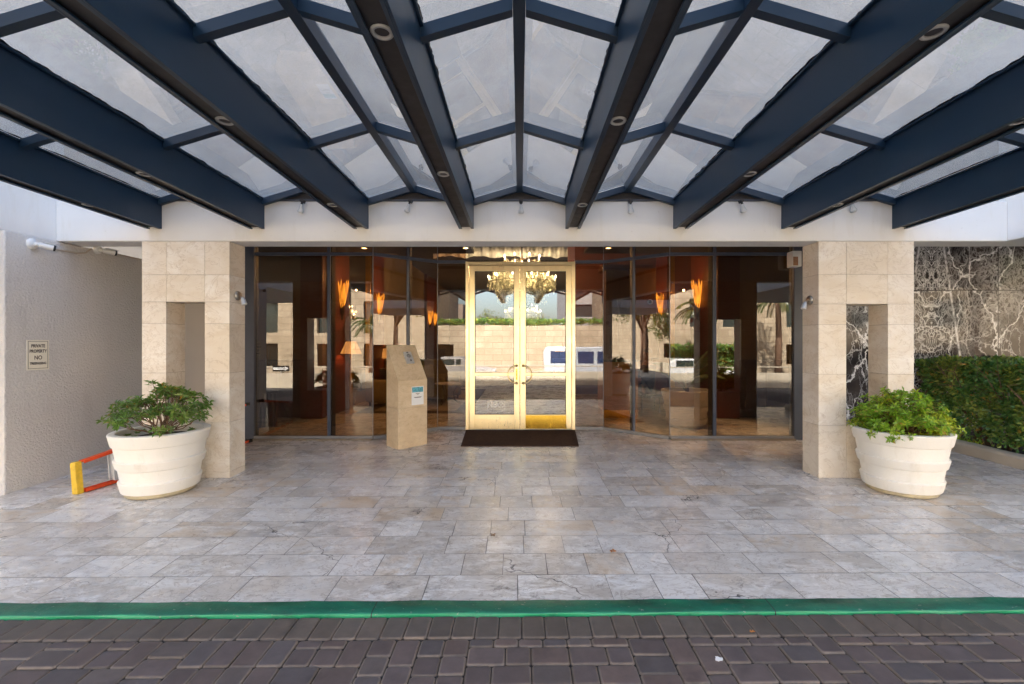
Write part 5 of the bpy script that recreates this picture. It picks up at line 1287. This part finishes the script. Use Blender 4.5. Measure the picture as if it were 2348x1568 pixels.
# parked van and car behind the parapet
def vehicle(name, loc, L, H, mt, lab, cat, van, rz=0):
    t = local(thing(name, (0,0,0), lab, cat)); W = 1.85
    if van: side = [(-L/2,.35),(L/2-.05,.35),(L/2,.9),(L/2-.35,1.15),(L/2-1.1,H-.12),(L/2-1.5,H),(-L/2+.15,H),(-L/2,H-.25)]
    else: side = [(-L/2,.35),(L/2,.35),(L/2,.75),(L/2-1.1,.95),(L/2-1.9,H),(-L/2+1.3,H),(-L/2+.4,1.0),(-L/2,.85)]
    m = MB(); m.prism([(x,-W/2,z) for x,z in side], (0,W,0)); m.build('body', mt, t, bevel=.07)
    m = MB(); z0_, z1_ = (1.15, H-.25) if van else (.98, H-.1)
    for s in (-1, 1):
        xs2 = [(-L/2+.4,-L/2+1.7),(-L/2+1.9,L/2-2.4),(L/2-2.2,L/2-1.2)] if van else [(-L/2+1.3,-.05),(.05,L/2-1.9)]
        for a, b in xs2: m.box(a, b, s*W/2-.005, s*W/2+.012, z0_, z1_)
    m.build('window', M['blueglass'] if van else M['darkglass'], t)
    for x in (-L/2+.85, L/2-.9):
        for s in (-1, 1):
            m = MB(); m.tube([(x, s*(W/2-.2), .33), (x, s*(W/2+.02), .33)], .33, 20); wl = m.build('wheel', M['tyre'], t)
            m = MB(); m.tube([(x, s*(W/2+.0205), .33), (x, s*(W/2+.03), .33)], .2, 14); m.build('rim', M['steel'], wl)
    for s in (-1, 1):
        m = MB(); m.box(L/2-.06, L/2+.015, s*.65-.14, s*.65+.14, .66, .80); m.build('headlight', M['white'], t)
    t.location = loc; t.rotation_euler.z = rz
vehicle('parked_van', (3.9, -10.4, zs), 5.2, 2.05, M['carblue'], 'pale van with blue windows parked behind the parapet opposite the doors', 'van', True)
vehicle('parked_car', (9.2, -10.6, zs), 4.5, 1.45, M['carwhite'], 'white car parked behind the parapet on the hedge side', 'car', False)
vehicle('parked_car', (-3.6, -10.5, zs), 4.4, 1.45, M['bldgrey'], 'grey car parked behind the parapet on the stucco side', 'car', False)
hedge(7.4, 13.5, -12.9, -12.0, zs, 1.5, 5000, 'dark hedge across the street in front of the sandstone block', 8, (.12,.2))

def tree(x, y, zb, h, r, lab, seed, n=5200, palm=False, mt=None):
    rr = random.Random(seed); t = thing('palm_tree' if palm else 'street_tree', (x, y, zb), lab, 'tree')
    if palm:
        m = MB(); m.tube([(x,y,zb),(x+.05,y,zb+h*.5),(x,y,zb+h)], [.20,.16,.13], 10); m.build('trunk', M['bark'], t, smooth=True)
        m = MB(); fronds(m, (x,y,zb+h), 22, r, rr, 1.25, .22); m.build('crown', M['leafP'], t); return
    tr = MB(); cl = []
    tr.tube([(x,y,zb),(x+.1,y,zb+h*.25),(x,y+.1,zb+h*.5)], [.20,.16,.11], 9)
    for k in range(11):
        a = k*2.4; q = Vector((x+math.cos(a)*r*rr.uniform(.3,.8), y+math.sin(a)*r*rr.uniform(.3,.8), zb+h*rr.uniform(.5,.95)))
        tr.tube([(x,y+.05,zb+h*rr.uniform(.3,.48)), Vector((x,y,zb+h*.5)).lerp(q,.5)+Vector((0,0,-.2)), q], [.07,.05,.02], 6); cl.append((q, r*rr.uniform(.28,.5)))
        for j in range(3): cl.append((q + Vector((rr.gauss(0,.35),rr.gauss(0,.35),rr.gauss(0,.25)))*r*.7, r*rr.uniform(.15,.3)))
    tr.build('trunk', M['bark'], t, smooth=True)
    lf = MB()
    for k in range(n):
        c, cr_ = rr.choice(cl); v = Vector((rr.gauss(0,1),rr.gauss(0,1),rr.gauss(0,.8))).normalized()*cr_*rr.random()**.45
        d = Vector((rr.gauss(0,1),rr.gauss(0,1),rr.gauss(0,.7)-.2)); lf.leaf(c+v, d, Vector((rr.gauss(0,1),rr.gauss(0,1),rr.gauss(0,1))), rr.uniform(.12,.22), rr.uniform(.07,.12))
    lf.build('crown', mt or M['leafT'], t)
hedge(-6.0, 7.0, -14.6, -13.8, 2.70, 3.15, 4200, 'low green hedge growing along the top of the sandstone wing', 28, (.12,.2))
tree(-17.5, -4.2, gprof(-4.2), 8.0, 2.8, 'leafy street tree up the street beyond the stucco wall', 11)
tree(-23, -7.2, gprof(-7.2), 9.0, 3.0, 'taller leafy street tree farther up the street', 12)
tree(18.5, -4.0, gprof(-4.0), 8.5, 2.8, 'leafy street tree down the street beyond the hedge', 13)
tree(9.6, -9.6, zs, 3.9, 1.7, 'palm tree in front of the sandstone block on the hedge side', 14, palm=True)
tree(13.8, -10.0, zs, 4.4, 1.7, 'taller palm tree on the hedge side across the street', 15, palm=True)
tree(-2.5, -34, zs, 5.2, 2.6, 'rounded tree behind the low sandstone wing', 16, 4200)
tree(1.2, -36, zs, 4.9, 2.5, 'broad tree beside the rounded one behind the low wing', 17, 4200)
tree(-24, -11.2, zs, 5.4, 2.2, 'small tree against the sandstone block on the stucco side', 18, 3600)
tree(-8.4, -11.4, zs, 3.2, 1.4, 'palm tree against the sandstone block on the stucco side', 19, palm=True)
